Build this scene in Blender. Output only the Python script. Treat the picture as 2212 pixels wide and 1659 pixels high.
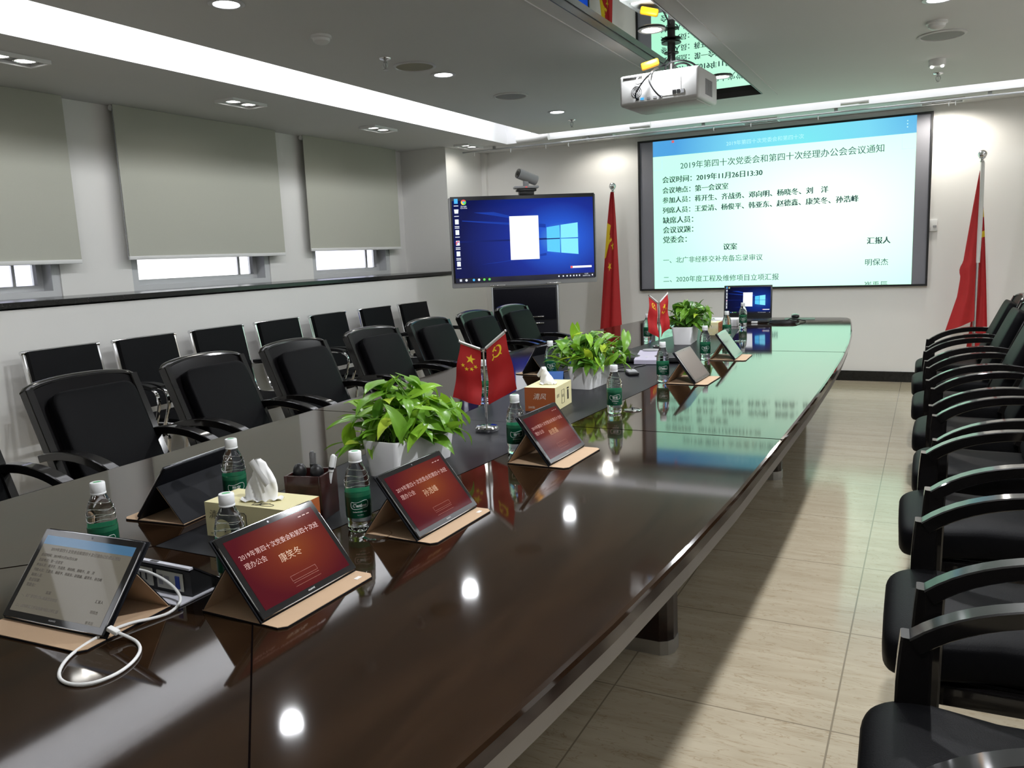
import bpy, bmesh, math, random
from mathutils import Matrix, Vector
PI = math.pi
sc = bpy.context.scene
for o in list(bpy.data.objects):
    bpy.data.objects.remove(o)
C = sc.collection

# ------------------------------------------------------------------ camera, world, exposure
cam_data = bpy.data.cameras.new('camera')
cam_data.sensor_width = 36.0
cam_data.lens = 36.0 * 1755.0 / 2212.0
cam_data.clip_start = 0.02
cam = bpy.data.objects.new('camera', cam_data)
C.objects.link(cam)
sc.camera = cam


def nrm(v):
    return Vector(v).normalized()


FPX, CX, CY = 1755.0, 1106.0, 829.5
vy = nrm(((2010 - CX) / FPX, -(512 - CY) / FPX, -1))
vx = -nrm(((-2370 - CX) / FPX, -(695 - CY) / FPX, -1))
vx = (vx - vy * vx.dot(vy)).normalized()
vz = vx.cross(vy)
R3 = Matrix((vx, vy, vz))
cam.matrix_world = Matrix.Translation((0, 0, 1.38)) @ R3.to_4x4()

world = bpy.data.worlds.new('daylight')
sc.world = world
world.use_nodes = True
bg = world.node_tree.nodes['Background']
bg.inputs['Color'].default_value = (0.93, 0.96, 1.0, 1)
bg.inputs['Strength'].default_value = 2.2

sc.view_settings.view_transform = 'Standard'
sc.view_settings.look = 'None'
sc.view_settings.exposure = 0.25
sc.view_settings.gamma = 1.0
sc.view_settings.use_curve_mapping = False
sc.cycles.max_bounces = 10
sc.cycles.transmission_bounces = 10
sc.cycles.diffuse_bounces = 4
sc.cycles.glossy_bounces = 5
sc.cycles.sample_clamp_indirect = 4.0
sc.cycles.caustics_reflective = False
sc.cycles.caustics_refractive = False
sc.cycles.use_denoising = True


def lamp(kind, name, loc, power, color=(1, 1, 1), size=0.1, size_y=None, spot=None, blend=0.4, rot=(0, 0, 0)):
    d = bpy.data.lights.new(name, kind)
    d.energy = power
    d.color = color
    if kind == 'AREA':
        d.shape = 'RECTANGLE' if size_y else 'DISK'
        d.size = size
        if size_y:
            d.size_y = size_y
    else:
        d.shadow_soft_size = size
    if kind == 'SPOT':
        d.spot_size = spot
        d.spot_blend = blend
    o = bpy.data.objects.new(name, d)
    o.location = loc
    o.rotation_euler = rot
    C.objects.link(o)
    return o


P_DOWN, P_GRILLE, P_WASH, P_COVE, P_COVE_R, P_COVE_F = 92.0, 3.0, 11.0, 38.0, 40.0, 6.0
COOL = (0.95, 0.97, 1.0)
WARM = (1.0, 0.95, 0.86)

# ------------------------------------------------------------------ materials
MATS = {}


def principled(name):
    m = bpy.data.materials.new(name)
    m.use_nodes = True
    return m, m.node_tree, m.node_tree.nodes['Principled BSDF']


def mat(name, col, rough=0.5, metal=0.0, coat=0.0, coat_rough=0.05, spec=0.5, emit=0.0, emit_col=None,
        trans=0.0, ior=1.45, var=0.0, vscale=6.0, vstretch=(1, 1, 1), bump=0.0, bscale=200.0, sss=0.0, coat_ior=1.5, alpha=1.0):
    if name in MATS:
        return MATS[name]
    m, nt, b = principled(name)
    b.inputs['Base Color'].default_value = (*col, 1)
    b.inputs['Roughness'].default_value = rough
    b.inputs['Metallic'].default_value = metal
    b.inputs['Coat Weight'].default_value = coat
    b.inputs['Coat Roughness'].default_value = coat_rough
    b.inputs['Coat IOR'].default_value = coat_ior
    b.inputs['Specular IOR Level'].default_value = spec
    b.inputs['Transmission Weight'].default_value = trans
    b.inputs['IOR'].default_value = ior
    b.inputs['Alpha'].default_value = alpha
    if emit:
        b.inputs['Emission Color'].default_value = (*(emit_col or col), 1)
        b.inputs['Emission Strength'].default_value = emit
    N, L = nt.nodes, nt.links
    if var or bump:
        tc = N.new('ShaderNodeTexCoord')
        mp = N.new('ShaderNodeMapping')
        mp.inputs['Scale'].default_value = vstretch
        L.new(tc.outputs['Object'], mp.inputs['Vector'])
    if var:
        no = N.new('ShaderNodeTexNoise')
        no.inputs['Scale'].default_value = vscale
        no.inputs['Detail'].default_value = 5
        L.new(mp.outputs[0], no.inputs['Vector'])
        mx = N.new('ShaderNodeMix')
        mx.data_type = 'RGBA'
        mx.inputs['A'].default_value = (*[c * (1 - var) for c in col], 1)
        mx.inputs['B'].default_value = (*[min(1, c * (1 + var)) for c in col], 1)
        L.new(no.outputs['Fac'], mx.inputs['Factor'])
        L.new(mx.outputs['Result'], b.inputs['Base Color'])
    if bump:
        n2 = N.new('ShaderNodeTexNoise')
        n2.inputs['Scale'].default_value = bscale
        n2.inputs['Detail'].default_value = 3
        L.new(tc.outputs['Object'], n2.inputs['Vector'])
        bp = N.new('ShaderNodeBump')
        bp.inputs['Strength'].default_value = bump
        bp.inputs['Distance'].default_value = 0.002
        L.new(n2.outputs['Fac'], bp.inputs['Height'])
        L.new(bp.outputs[0], b.inputs['Normal'])
    MATS[name] = m
    return m


def screen_mat(name, stops, center, scale, strength=0.84, rough=0.08, base=(0.002, 0.002, 0.002), spec=0.14):
    """A lit display: a soft radial blend of colours in its own coordinates."""
    m, nt, b = principled(name)
    N, L = nt.nodes, nt.links
    tc = N.new('ShaderNodeTexCoord')
    mp = N.new('ShaderNodeMapping')
    mp.vector_type = 'POINT'
    mp.inputs['Scale'].default_value = scale
    mp.inputs['Location'].default_value = [-c * s for c, s in zip(center, scale)]
    ln = N.new('ShaderNodeVectorMath')
    ln.operation = 'LENGTH'
    rp = N.new('ShaderNodeValToRGB')
    el = rp.color_ramp.elements
    el[0].position, el[0].color = stops[0][0], (*stops[0][1], 1)
    el[1].position, el[1].color = stops[-1][0], (*stops[-1][1], 1)
    for p, c in stops[1:-1]:
        e = el.new(p)
        e.color = (*c, 1)
    L.new(tc.outputs['Object'], mp.inputs['Vector'])
    L.new(mp.outputs[0], ln.inputs[0])
    L.new(ln.outputs['Value'], rp.inputs['Fac'])
    L.new(rp.outputs['Color'], b.inputs['Emission Color'])
    b.inputs['Emission Strength'].default_value = strength
    b.inputs['Base Color'].default_value = (*base, 1)
    b.inputs['Roughness'].default_value = rough
    b.inputs['Specular IOR Level'].default_value = spec
    return m


def floor_mat():
    m, nt, b = principled('polished_beige_marble')
    N, L = nt.nodes, nt.links
    tc = N.new('ShaderNodeTexCoord')
    mp = N.new('ShaderNodeMapping')
    mp.inputs['Scale'].default_value = (0.7, 5.0, 1)
    L.new(tc.outputs['Object'], mp.inputs['Vector'])
    n1 = N.new('ShaderNodeTexNoise')
    n1.inputs['Scale'].default_value = 2.6
    n1.inputs['Detail'].default_value = 8
    n1.inputs['Distortion'].default_value = 1.2
    L.new(mp.outputs[0], n1.inputs['Vector'])
    r1 = N.new('ShaderNodeValToRGB')
    e = r1.color_ramp.elements
    e[0].position, e[0].color = 0.3, (0.43, 0.365, 0.26, 1)
    e[1].position, e[1].color = 0.68, (0.51, 0.445, 0.33, 1)
    L.new(n1.outputs['Fac'], r1.inputs['Fac'])
    # thin veins
    n2 = N.new('ShaderNodeTexNoise')
    n2.inputs['Scale'].default_value = 5.0
    n2.inputs['Detail'].default_value = 6
    n2.inputs['Distortion'].default_value = 2.0
    L.new(mp.outputs[0], n2.inputs['Vector'])
    r2 = N.new('ShaderNodeValToRGB')
    e = r2.color_ramp.elements
    e[0].position, e[0].color = 0.485, (1, 1, 1, 1)
    e[1].position, e[1].color = 0.515, (1, 1, 1, 1)
    k = e.new(0.5)
    k.color = (0.72, 0.66, 0.58, 1)
    L.new(n2.outputs['Fac'], r2.inputs['Fac'])
    mu = N.new('ShaderNodeMix')
    mu.data_type = 'RGBA'
    mu.blend_type = 'MULTIPLY'
    mu.inputs['Factor'].default_value = 1
    L.new(r1.outputs['Color'], mu.inputs['A'])
    L.new(r2.outputs['Color'], mu.inputs['B'])
    # joints of the 0.65 m tiles
    sx = N.new('ShaderNodeSeparateXYZ')
    L.new(tc.outputs['Object'], sx.inputs[0])

    def joint(sock, off):
        a = N.new('ShaderNodeMath'); a.operation = 'ADD'; a.inputs[1].default_value = off
        L.new(sock, a.inputs[0])
        w = N.new('ShaderNodeMath'); w.operation = 'PINGPONG'; w.inputs[1].default_value = 0.325
        L.new(a.outputs[0], w.inputs[0])
        c = N.new('ShaderNodeMath'); c.operation = 'LESS_THAN'; c.inputs[1].default_value = 0.0026
        L.new(w.outputs[0], c.inputs[0])
        return c.outputs[0]
    ja = joint(sx.outputs['X'], 0.205 + 6.5)
    jb = joint(sx.outputs['Y'], -2.29 + 6.5)
    mxm = N.new('ShaderNodeMath'); mxm.operation = 'MAXIMUM'
    L.new(ja, mxm.inputs[0]); L.new(jb, mxm.inputs[1])
    fin = N.new('ShaderNodeMix')
    fin.data_type = 'RGBA'
    fin.inputs['B'].default_value = (0.25, 0.21, 0.15, 1)
    L.new(mxm.outputs[0], fin.inputs['Factor'])
    L.new(mu.outputs['Result'], fin.inputs['A'])
    L.new(fin.outputs['Result'], b.inputs['Base Color'])
    b.inputs['Roughness'].default_value = 0.13
    b.inputs['Specular IOR Level'].default_value = 0.5
    return m


def wood_mat(name, dark, light, rough, coat, coat_rough, stretch=(6, 1, 6), scale=3.0, coat_ior=1.5, spec=0.1):
    m, nt, b = principled(name)
    N, L = nt.nodes, nt.links
    tc = N.new('ShaderNodeTexCoord')
    mp = N.new('ShaderNodeMapping')
    mp.inputs['Scale'].default_value = stretch
    L.new(tc.outputs['Object'], mp.inputs['Vector'])
    n1 = N.new('ShaderNodeTexNoise')
    n1.inputs['Scale'].default_value = scale
    n1.inputs['Detail'].default_value = 6
    n1.inputs['Distortion'].default_value = 0.8
    L.new(mp.outputs[0], n1.inputs['Vector'])
    r = N.new('ShaderNodeValToRGB')
    e = r.color_ramp.elements
    e[0].position, e[0].color = 0.3, (*dark, 1)
    e[1].position, e[1].color = 0.7, (*light, 1)
    L.new(n1.outputs['Fac'], r.inputs['Fac'])
    L.new(r.outputs['Color'], b.inputs['Base Color'])
    b.inputs['Roughness'].default_value = rough
    b.inputs['Coat Weight'].default_value = coat
    b.inputs['Coat Roughness'].default_value = coat_rough
    b.inputs['Coat IOR'].default_value = coat_ior
    b.inputs['Specular IOR Level'].default_value = spec
    return m


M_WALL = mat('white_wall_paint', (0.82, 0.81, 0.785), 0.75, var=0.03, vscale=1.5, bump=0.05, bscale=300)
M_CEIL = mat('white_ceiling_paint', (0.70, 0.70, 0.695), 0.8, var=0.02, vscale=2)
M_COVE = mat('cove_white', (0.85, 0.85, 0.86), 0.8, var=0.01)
M_FLOOR = floor_mat()
M_BLACKSTONE = mat('black_stone', (0.012, 0.012, 0.012), 0.18, var=0.3, vscale=40)
M_BLIND = mat('beige_blind_fabric', (0.46, 0.465, 0.40), 0.9, var=0.05, vscale=300, bump=0.1, bscale=900)
M_ALU = mat('window_aluminium', (0.42, 0.43, 0.44), 0.35, 0.8, var=0.04)
M_WINFRAME = mat('light_grey_window_frame', (0.58, 0.59, 0.60), 0.45, var=0.03)
M_WHITEPL = mat('white_plastic', (0.75, 0.75, 0.74), 0.4, var=0.02)
M_GREYPL = mat('grey_plastic', (0.30, 0.30, 0.31), 0.45, var=0.04)
M_BLACKPL = mat('black_plastic', (0.012, 0.012, 0.013), 0.4, var=0.15)
M_DARK = mat('dark_void', (0.004, 0.004, 0.004), 0.6, var=0.1)
M_CHROME = mat('chrome', (0.75, 0.75, 0.76), 0.07, 1.0, var=0.01)
M_STEEL = mat('brushed_steel', (0.5, 0.5, 0.5), 0.3, 1.0, var=0.06, vstretch=(1, 1, 30))
M_TABLE = wood_mat('dark_lacquered_wood', (0.012, 0.0058, 0.0030), (0.026, 0.0135, 0.0065), 0.5, 1.0, 0.052, (5, 0.8, 5), 2.5, 1.5, 0.0)
M_TABLE_EDGE = wood_mat('dark_wood_edge', (0.010, 0.005, 0.004), (0.022, 0.011, 0.009), 0.3, 1.0, 0.12, (1, 1, 10))
M_INLAY = mat('dark_grey_inlay', (0.013, 0.0135, 0.016), 0.36, var=0.15, vscale=8, vstretch=(1, 6, 1), spec=0.14)
M_APRON = mat('grey_apron', (0.26, 0.235, 0.21), 0.35, var=0.05)
M_SEAM = mat('seam_line', (0.003, 0.002, 0.002), 0.7, var=0.1, spec=0.0)
M_LEG = wood_mat('dark_wood_panel', (0.010, 0.005, 0.004), (0.02, 0.010, 0.007), 0.35, 0.5, 0.2)
M_LACQ = mat('black_lacquered_wood', (0.0035, 0.003, 0.003), 0.4, coat=0.8, coat_rough=0.08, var=0.2, spec=0.1)
M_BOARD = mat('black_satin_board', (0.0035, 0.003, 0.0035), 0.4, coat=0.15, coat_rough=0.15, var=0.2, spec=0.05)
M_LEATHER = mat('black_leather', (0.0038, 0.0038, 0.0044), 0.45, var=0.2, vscale=10, bump=0.25, bscale=350, spec=0.06)
M_LEATHER2 = mat('black_mesh_leather', (0.0045, 0.0045, 0.0055), 0.55, var=0.2, bump=0.3, bscale=500, spec=0.12)
M_TEXTD = mat('dark_print', (0.01, 0.01, 0.01), 0.6, var=0.05)
M_RED = mat('red_flag_cloth', (0.42, 0.012, 0.014), 0.6, var=0.08, vscale=30, bump=0.1, bscale=1200)
M_YEL = mat('yellow_flag_cloth', (0.80, 0.55, 0.02), 0.6, var=0.05)
M_FWHITE = mat('white_flag_cloth', (0.72, 0.72, 0.70), 0.7, var=0.03)


# ------------------------------------------------------------------ mesh helpers
class MB:
    def __init__(s):
        s.v, s.f, s.m, s.mats = [], [], [], []

    def mi(s, m):
        if m not in s.mats:
            s.mats.append(m)
        return s.mats.index(m)

    def add(s, vs, fs, m, X=None):
        k = len(s.v)
        i = s.mi(m)
        for v in vs:
            v = Vector(v)
            s.v.append(X @ v if X is not None else v)
        for f in fs:
            s.f.append([k + j for j in f])
            s.m.append(i)
        return s

    def box(s, c, d, m, rz=0.0, X=None):
        x, y, z = [q / 2 for q in d]
        vs = [(-x, -y, -z), (x, -y, -z), (x, y, -z), (-x, y, -z), (-x, -y, z), (x, -y, z), (x, y, z), (-x, y, z)]
        fs = [(0, 3, 2, 1), (4, 5, 6, 7), (0, 1, 5, 4), (1, 2, 6, 5), (2, 3, 7, 6), (3, 0, 4, 7)]
        T = Matrix.Translation(c) @ Matrix.Rotation(rz, 4, 'Z')
        return s.add(vs, fs, m, (X @ T) if X is not None else T)

    def rbox(s, c, d, m, bev=0.005, seg=2, X=None, taper=None):
        bm = bmesh.new()
        bmesh.ops.create_cube(bm, size=1)
        for v in bm.verts:
            v.co = Vector((v.co.x * d[0], v.co.y * d[1], v.co.z * d[2]))
            if taper and v.co.z > 0:
                v.co.x *= taper
                v.co.y *= taper
        bmesh.ops.bevel(bm, geom=list(bm.edges), offset=bev, segments=seg, affect='EDGES', profile=0.5)
        bm.verts.index_update()
        T = Matrix.Translation(c)
        s.add([v.co for v in bm.verts], [[v.index for v in f.verts] for f in bm.faces], m, (X @ T) if X is not None else T)
        bm.free()
        return s

    def superbox(s, c, d, m, e=0.35, nu=28, nv=14, X=None, fn=None):
        vs, fs = [], []

        def sp(a, p):
            return math.copysign(abs(a) ** p, a)
        for j in range(nv + 1):
            ph = -PI / 2 + PI * j / nv
            for i in range(nu):
                th = 2 * PI * i / nu
                p = Vector((d[0] / 2 * sp(math.cos(ph), e) * sp(math.cos(th), e),
                            d[1] / 2 * sp(math.cos(ph), e) * sp(math.sin(th), e),
                            d[2] / 2 * sp(math.sin(ph), e)))
                if fn:
                    p = fn(p)
                vs.append(p + Vector(c))
        for j in range(nv):
            for i in range(nu):
                a, b = j * nu + i, j * nu + (i + 1) % nu
                fs.append((a, b, b + nu, a + nu))
        return s.add(vs, fs, m, X)

    def lathe(s, prof, m, seg=24, X=None, cap=True):
        vs, fs = [], []
        n = len(prof)
        for r, z in prof:
            for i in range(seg):
                a = 2 * PI * i / seg
                vs.append((r * math.cos(a), r * math.sin(a), z))
        for j in range(n - 1):
            for i in range(seg):
                a, b = j * seg + i, j * seg + (i + 1) % seg
                fs.append((a, b, b + seg, a + seg))
        if cap:
            fs.append(list(range(seg))[::-1])
            fs.append(list(range((n - 1) * seg, n * seg)))
        return s.add(vs, fs, m, X)

    def prism(s, poly, z0, z1, m, X=None):
        n = len(poly)
        vs = [(x, y, z0) for x, y in poly] + [(x, y, z1) for x, y in poly]
        fs = [list(range(n))[::-1], list(range(n, 2 * n))]
        for i in range(n):
            j = (i + 1) % n
            fs.append((i, j, n + j, n + i))
        return s.add(vs, fs, m, X)

    def sweep(s, path, prof, m, side=None, closed=False, X=None, cap=True, scale=None):
        pts = [Vector(p) for p in path]
        n, k = len(pts), len(prof)
        vs, fs = [], []
        prev = None
        for i, p in enumerate(pts):
            if closed:
                t = (pts[(i + 1) % n] - pts[i - 1]).normalized()
            else:
                t = (pts[min(i + 1, n - 1)] - pts[max(i - 1, 0)]).normalized()
            if side is not None:
                sd = Vector(side)
            else:
                if prev is None:
                    up = Vector((0, 0, 1)) if abs(t.z) < 0.9 else Vector((1, 0, 0))
                    sd = t.cross(up).normalized()
                else:
                    sd = (prev - t * prev.dot(t)).normalized()
                prev = sd
            u = sd.cross(t).normalized()
            q = scale[i] if scale else 1.0
            for a, b in prof:
                vs.append(p + sd * a * q + u * b * q)
        for i in range(n if closed else n - 1):
            for j in range(k):
                a, b = i * k + j, i * k + (j + 1) % k
                c, d = ((i + 1) % n) * k + j, ((i + 1) % n) * k + (j + 1) % k
                fs.append((a, b, d, c))
        if cap and not closed:
            fs.append(list(range(k))[::-1])
            fs.append(list(range((n - 1) * k, n * k)))
        return s.add(vs, fs, m, X)

    def tube(s, path, r, m, seg=10, closed=False, X=None, smooth=0):
        pts = [Vector(p) for p in path]
        for _ in range(smooth):
            pts = chaikin(pts, closed)
        return s.sweep(pts, [(r * math.cos(2 * PI * i / seg), r * math.sin(2 * PI * i / seg)) for i in range(seg)], m,
                       closed=closed, X=X)

    def cyl(s, p0, p1, r, m, seg=16, r1=None, X=None):
        pr = [(math.cos(2 * PI * i / seg), math.sin(2 * PI * i / seg)) for i in range(seg)]
        return s.sweep([p0, p1], [(a * r, b * r) for a, b in pr], m, X=X, scale=[1.0, (r1 / r) if r1 else 1.0])

    def grid(s, fn, nu, nv, m, X=None):
        vs = [fn(i / nu, j / nv) for j in range(nv + 1) for i in range(nu + 1)]
        fs = [(j * (nu + 1) + i, j * (nu + 1) + i + 1, (j + 1) * (nu + 1) + i + 1, (j + 1) * (nu + 1) + i)
              for j in range(nv) for i in range(nu)]
        return s.add(vs, fs, m, X)

    def quad(s, a, b, c, d, m, X=None):
        return s.add([a, b, c, d], [(0, 1, 2, 3)], m, X)

    def build(s, name, parent=None, loc=None, rz=None, smooth=True, angle=35):
        me = bpy.data.meshes.new(name)
        me.from_pydata([tuple(v) for v in s.v], [], s.f)
        for m in s.mats:
            me.materials.append(m)
        me.polygons.foreach_set('material_index', s.m)
        me.update()
        if smooth:
            me.polygons.foreach_set('use_smooth', [True] * len(me.polygons))
            me.set_sharp_from_angle(angle=math.radians(angle))
        o = bpy.data.objects.new(name, me)
        C.objects.link(o)
        if parent is not None:
            o.parent = parent
        if loc is not None:
            o.location = loc
        if rz is not None:
            o.rotation_euler = (0, 0, rz)
        return o


def chaikin(pts, closed=False):
    out = []
    n = len(pts)
    if not closed:
        out.append(pts[0])
    for i in range(n if closed else n - 1):
        a, b = pts[i], pts[(i + 1) % n]
        out += [a * 0.75 + b * 0.25, a * 0.25 + b * 0.75]
    if not closed:
        out.append(pts[-1])
    return out


def RX(a):
    return Matrix.Rotation(a, 4, 'X')


def RY(a):
    return Matrix.Rotation(a, 4, 'Y')


def RZ(a):
    return Matrix.Rotation(a, 4, 'Z')


def T(*p):
    return Matrix.Translation(p if len(p) == 3 else p[0])


_text_cache = {}


def text_mesh(s, bold=0.0, shear=0.0):
    """Outline of a line of writing, 1 unit high letters, baseline at the origin: (verts, faces, width)."""
    key = (s, bold, shear)
    if key not in _text_cache:
        cu = bpy.data.curves.new('writing', 'FONT')
        cu.body = s
        cu.size = 1.0
        cu.offset = bold
        cu.shear = shear
        cu.resolution_u = 2
        ob = bpy.data.objects.new('writing', cu)
        C.objects.link(ob)
        dg = bpy.context.evaluated_depsgraph_get()
        dg.update()
        me = bpy.data.meshes.new_from_object(ob.evaluated_get(dg))
        vs = [v.co.copy() for v in me.vertices]
        fs = [list(p.vertices) for p in me.polygons]
        w = (max(v.x for v in vs) - min(v.x for v in vs)) if vs else 1
        x0 = min(v.x for v in vs) if vs else 0
        vs = [Vector((v.x - x0, v.y, 0)) for v in vs]
        bpy.data.objects.remove(ob)
        bpy.data.curves.remove(cu)
        bpy.data.meshes.remove(me)
        _text_cache[key] = (vs, fs, w)
    return _text_cache[key]


def write(mb, s, m, X, width=None, height=None, bold=0.0, shear=0.0, center=False, clip_y=None, warp=None):
    """Adds writing lying in the XY plane of matrix X; width or letter height in metres."""
    vs, fs, w = text_mesh(s, bold, shear)
    k = height if height else width / w
    kx = width / w if width else k
    dx = -w * kx / 2 if center else 0
    vv = [Vector((v.x * kx + dx, v.y * k, 0)) for v in vs]
    if clip_y is not None:
        bm = bmesh.new()
        bv = [bm.verts.new(v) for v in vv]
        for f in fs:
            try:
                bm.faces.new([bv[i] for i in f])
            except ValueError:
                pass
        bmesh.ops.bisect_plane(bm, geom=bm.verts[:] + bm.edges[:] + bm.faces[:], plane_co=(0, clip_y, 0), plane_no=(0, -1, 0),
                               clear_outer=True)
        bm.verts.index_update()
        vv = [v.co.copy() for v in bm.verts]
        fs = [[v.index for v in f.verts] for f in bm.faces]
        bm.free()
    if warp:
        vv = [warp(v) for v in vv]
    mb.add(vv, fs, m, X)


def thing(name, label, cat, loc=(0, 0, 0), rz=0.0, group=None):
    o = bpy.data.objects.new(name, None)
    o.empty_display_size = 0.1
    C.objects.link(o)
    o.location = loc
    o.rotation_euler = (0, 0, rz)
    return tag(o, label, cat, group)


def tag(o, label, cat, group=None):
    o['label'] = label
    o['category'] = cat
    if group:
        o['group'] = group
    return o


def struct(o):
    o['kind'] = 'structure'
    return o


def dup(root, loc, rz, label):
    r = root.copy()
    C.objects.link(r)
    r.location = loc
    r.rotation_euler = (0, 0, rz)
    r['label'] = label
    for ch in list(root.children):
        c = ch.copy()
        C.objects.link(c)
        c.parent = r
        for g in list(ch.children):
            d = g.copy()
            C.objects.link(d)
            d.parent = c
    return r


# ------------------------------------------------------------------ room shell
XL, XR, YW, YN = -4.73, 1.85, 8.66, -2.0      # lower window wall, opposite wall, screen wall, wall behind
XREC = -5.30                                    # plane of the window bays above the sill
ZS, ZC, ZTOP = 2.56, 2.60, 2.85                 # perimeter soffit, central panel, top of the light cove

struct(MB().box(((XL + XR) / 2 - 0.3, (YN + YW) / 2, -0.05), (XR - XL + 1.6, YW - YN + 0.4, 0.1), M_FLOOR).build('floor', smooth=False))
struct(MB().box(((XL + XR) / 2, YW + 0.1, 1.45), (XR - XL + 0.4, 0.2, 2.9), M_WALL).build('wall_far', smooth=False))
struct(MB().box((XR + 0.1, (YN + YW) / 2, 1.45), (0.2, YW - YN + 0.4, 2.9), M_WALL).build('wall_right', smooth=False))
struct(MB().box(((XL + XR) / 2 - 0.3, YN - 0.1, 1.45), (XR - XL + 1.6, 0.2, 2.9), M_WALL).build('wall_near', smooth=False))
# window wall: parapet below the sill, pillar at the far end, piers between the bays
w = MB()
w.box((XL - 0.42, (YN + 7.82) / 2, 0.59), (0.84, 7.82 - YN, 1.18), M_WALL)
w.box((XL - 0.42, (7.82 + YW) / 2, 1.45), (0.84, YW - 7.82, 2.9), M_WALL)
OPEN = [(1.95, 3.62), (4.19, 5.64), (6.22, 7.50)]
edges = [YN] + [e for o_ in OPEN for e in o_] + [7.82]
for i in range(0, len(edges), 2):
    y0, y1 = edges[i], edges[i + 1]
    w.box((XREC - 0.13, (y0 + y1) / 2, 1.18 + 0.615), (0.22, y1 - y0, 1.23), M_WALL)
w.box((XREC - 0.13, (YN + 7.82) / 2, 2.62), (0.22, 7.82 - YN, 0.42), M_WALL)
struct(w.build('wall_left', smooth=False))
struct(MB().rbox(((XL + XREC) / 2 - 0.10, (YN + 7.815) / 2, 1.208), (0.80, 7.80 - YN, 0.034), M_BLACKSTONE, 0.004)
       .build('trim_1', smooth=False))
struct(MB().box(((XL + XR) / 2, YW - 0.006, 0.05), (XR - XL, 0.012, 0.10), M_BLACKSTONE).build('baseboard_far', smooth=False))
struct(MB().box((XL + 0.006, (YN + YW) / 2, 0.05), (0.012, YW - YN - 0.03, 0.10), M_BLACKSTONE).build('baseboard_left', smooth=False))
struct(MB().box((XR - 0.006, (YN + YW) / 2, 0.05), (0.012, YW - YN - 0.03, 0.10), M_BLACKSTONE).build('baseboard_right', smooth=False))
# pipe casing in the far corner
struct(MB().box((XL + 0.03, YW - 0.025, 1.33), (0.06, 0.05, 2.46), M_WALL).build('trim_2', smooth=False))

# ceiling: central panel with a mirrored recess, light coves round it, lower soffit along the walls
CX0, CX1, CY1 = -3.66, 0.72, 7.95
LX0, LX1, LY1 = -4.12, 1.18, 8.11
MX0, MX1, MY0, MY1 = -1.70, -1.27, 1.2, 7.18
c = MB()
zc = ZC + 0.015
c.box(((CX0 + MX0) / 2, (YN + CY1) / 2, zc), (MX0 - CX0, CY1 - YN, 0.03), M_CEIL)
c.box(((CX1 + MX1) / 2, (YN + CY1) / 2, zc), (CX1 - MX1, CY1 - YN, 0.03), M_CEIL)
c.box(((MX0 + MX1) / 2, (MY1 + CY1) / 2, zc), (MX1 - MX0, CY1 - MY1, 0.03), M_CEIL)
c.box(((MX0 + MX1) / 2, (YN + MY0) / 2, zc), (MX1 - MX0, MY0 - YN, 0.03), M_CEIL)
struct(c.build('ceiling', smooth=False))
c = MB()   # soffit + lips + cove roof
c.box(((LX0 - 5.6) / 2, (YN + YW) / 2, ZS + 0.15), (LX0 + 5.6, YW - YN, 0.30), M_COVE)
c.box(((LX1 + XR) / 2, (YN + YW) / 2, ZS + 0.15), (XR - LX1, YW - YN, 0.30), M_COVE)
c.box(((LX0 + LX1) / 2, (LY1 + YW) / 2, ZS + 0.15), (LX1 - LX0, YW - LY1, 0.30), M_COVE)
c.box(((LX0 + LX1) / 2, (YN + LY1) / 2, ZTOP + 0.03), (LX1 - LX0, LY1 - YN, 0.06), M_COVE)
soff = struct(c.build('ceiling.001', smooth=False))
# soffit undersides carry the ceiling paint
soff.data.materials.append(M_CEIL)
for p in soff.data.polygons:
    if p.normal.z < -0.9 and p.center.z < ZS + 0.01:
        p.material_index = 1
# narrow raised border round the mirror
c = MB()
for x in (MX1 + 0.10, MX0 - 0.10):
    c.box((x, (MY0 + MY1) / 2, ZC - 0.003), (0.006, MY1 - MY0 + 0.2, 0.006), M_CEIL)
struct(c.build('trim_3', smooth=False))
M_MIRROR = mat('ceiling_mirror_glass', (0.62, 0.68, 0.64), 0.01, 1.0, var=0.005)
M_MFRAME = mat('dark_mirror_frame', (0.06, 0.06, 0.06), 0.4, var=0.05)
mr = thing('ceiling_mirror', 'long mirror strip let into the ceiling above the projector', 'mirror', ((MX0 + MX1) / 2, (MY0 + MY1) / 2, ZC))
b = MB()
b.box((0, 0, 0.045), (MX1 - MX0 - 0.03, MY1 - MY0 - 0.03, 0.01), M_MIRROR)
b.build('mirror_glass', mr, smooth=False)
b = MB()
for sx in (-1, 1):
    b.box((sx * (MX1 - MX0 - 0.01) / 2, 0, 0.02), (0.008, MY1 - MY0, 0.045), M_MFRAME)
for sy in (-1, 1):
    b.box((0, sy * (MY1 - MY0 - 0.01) / 2, 0.02), (MX1 - MX0 - 0.02, 0.008, 0.045), M_MFRAME)
b.build('frame', mr, smooth=False)

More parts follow.
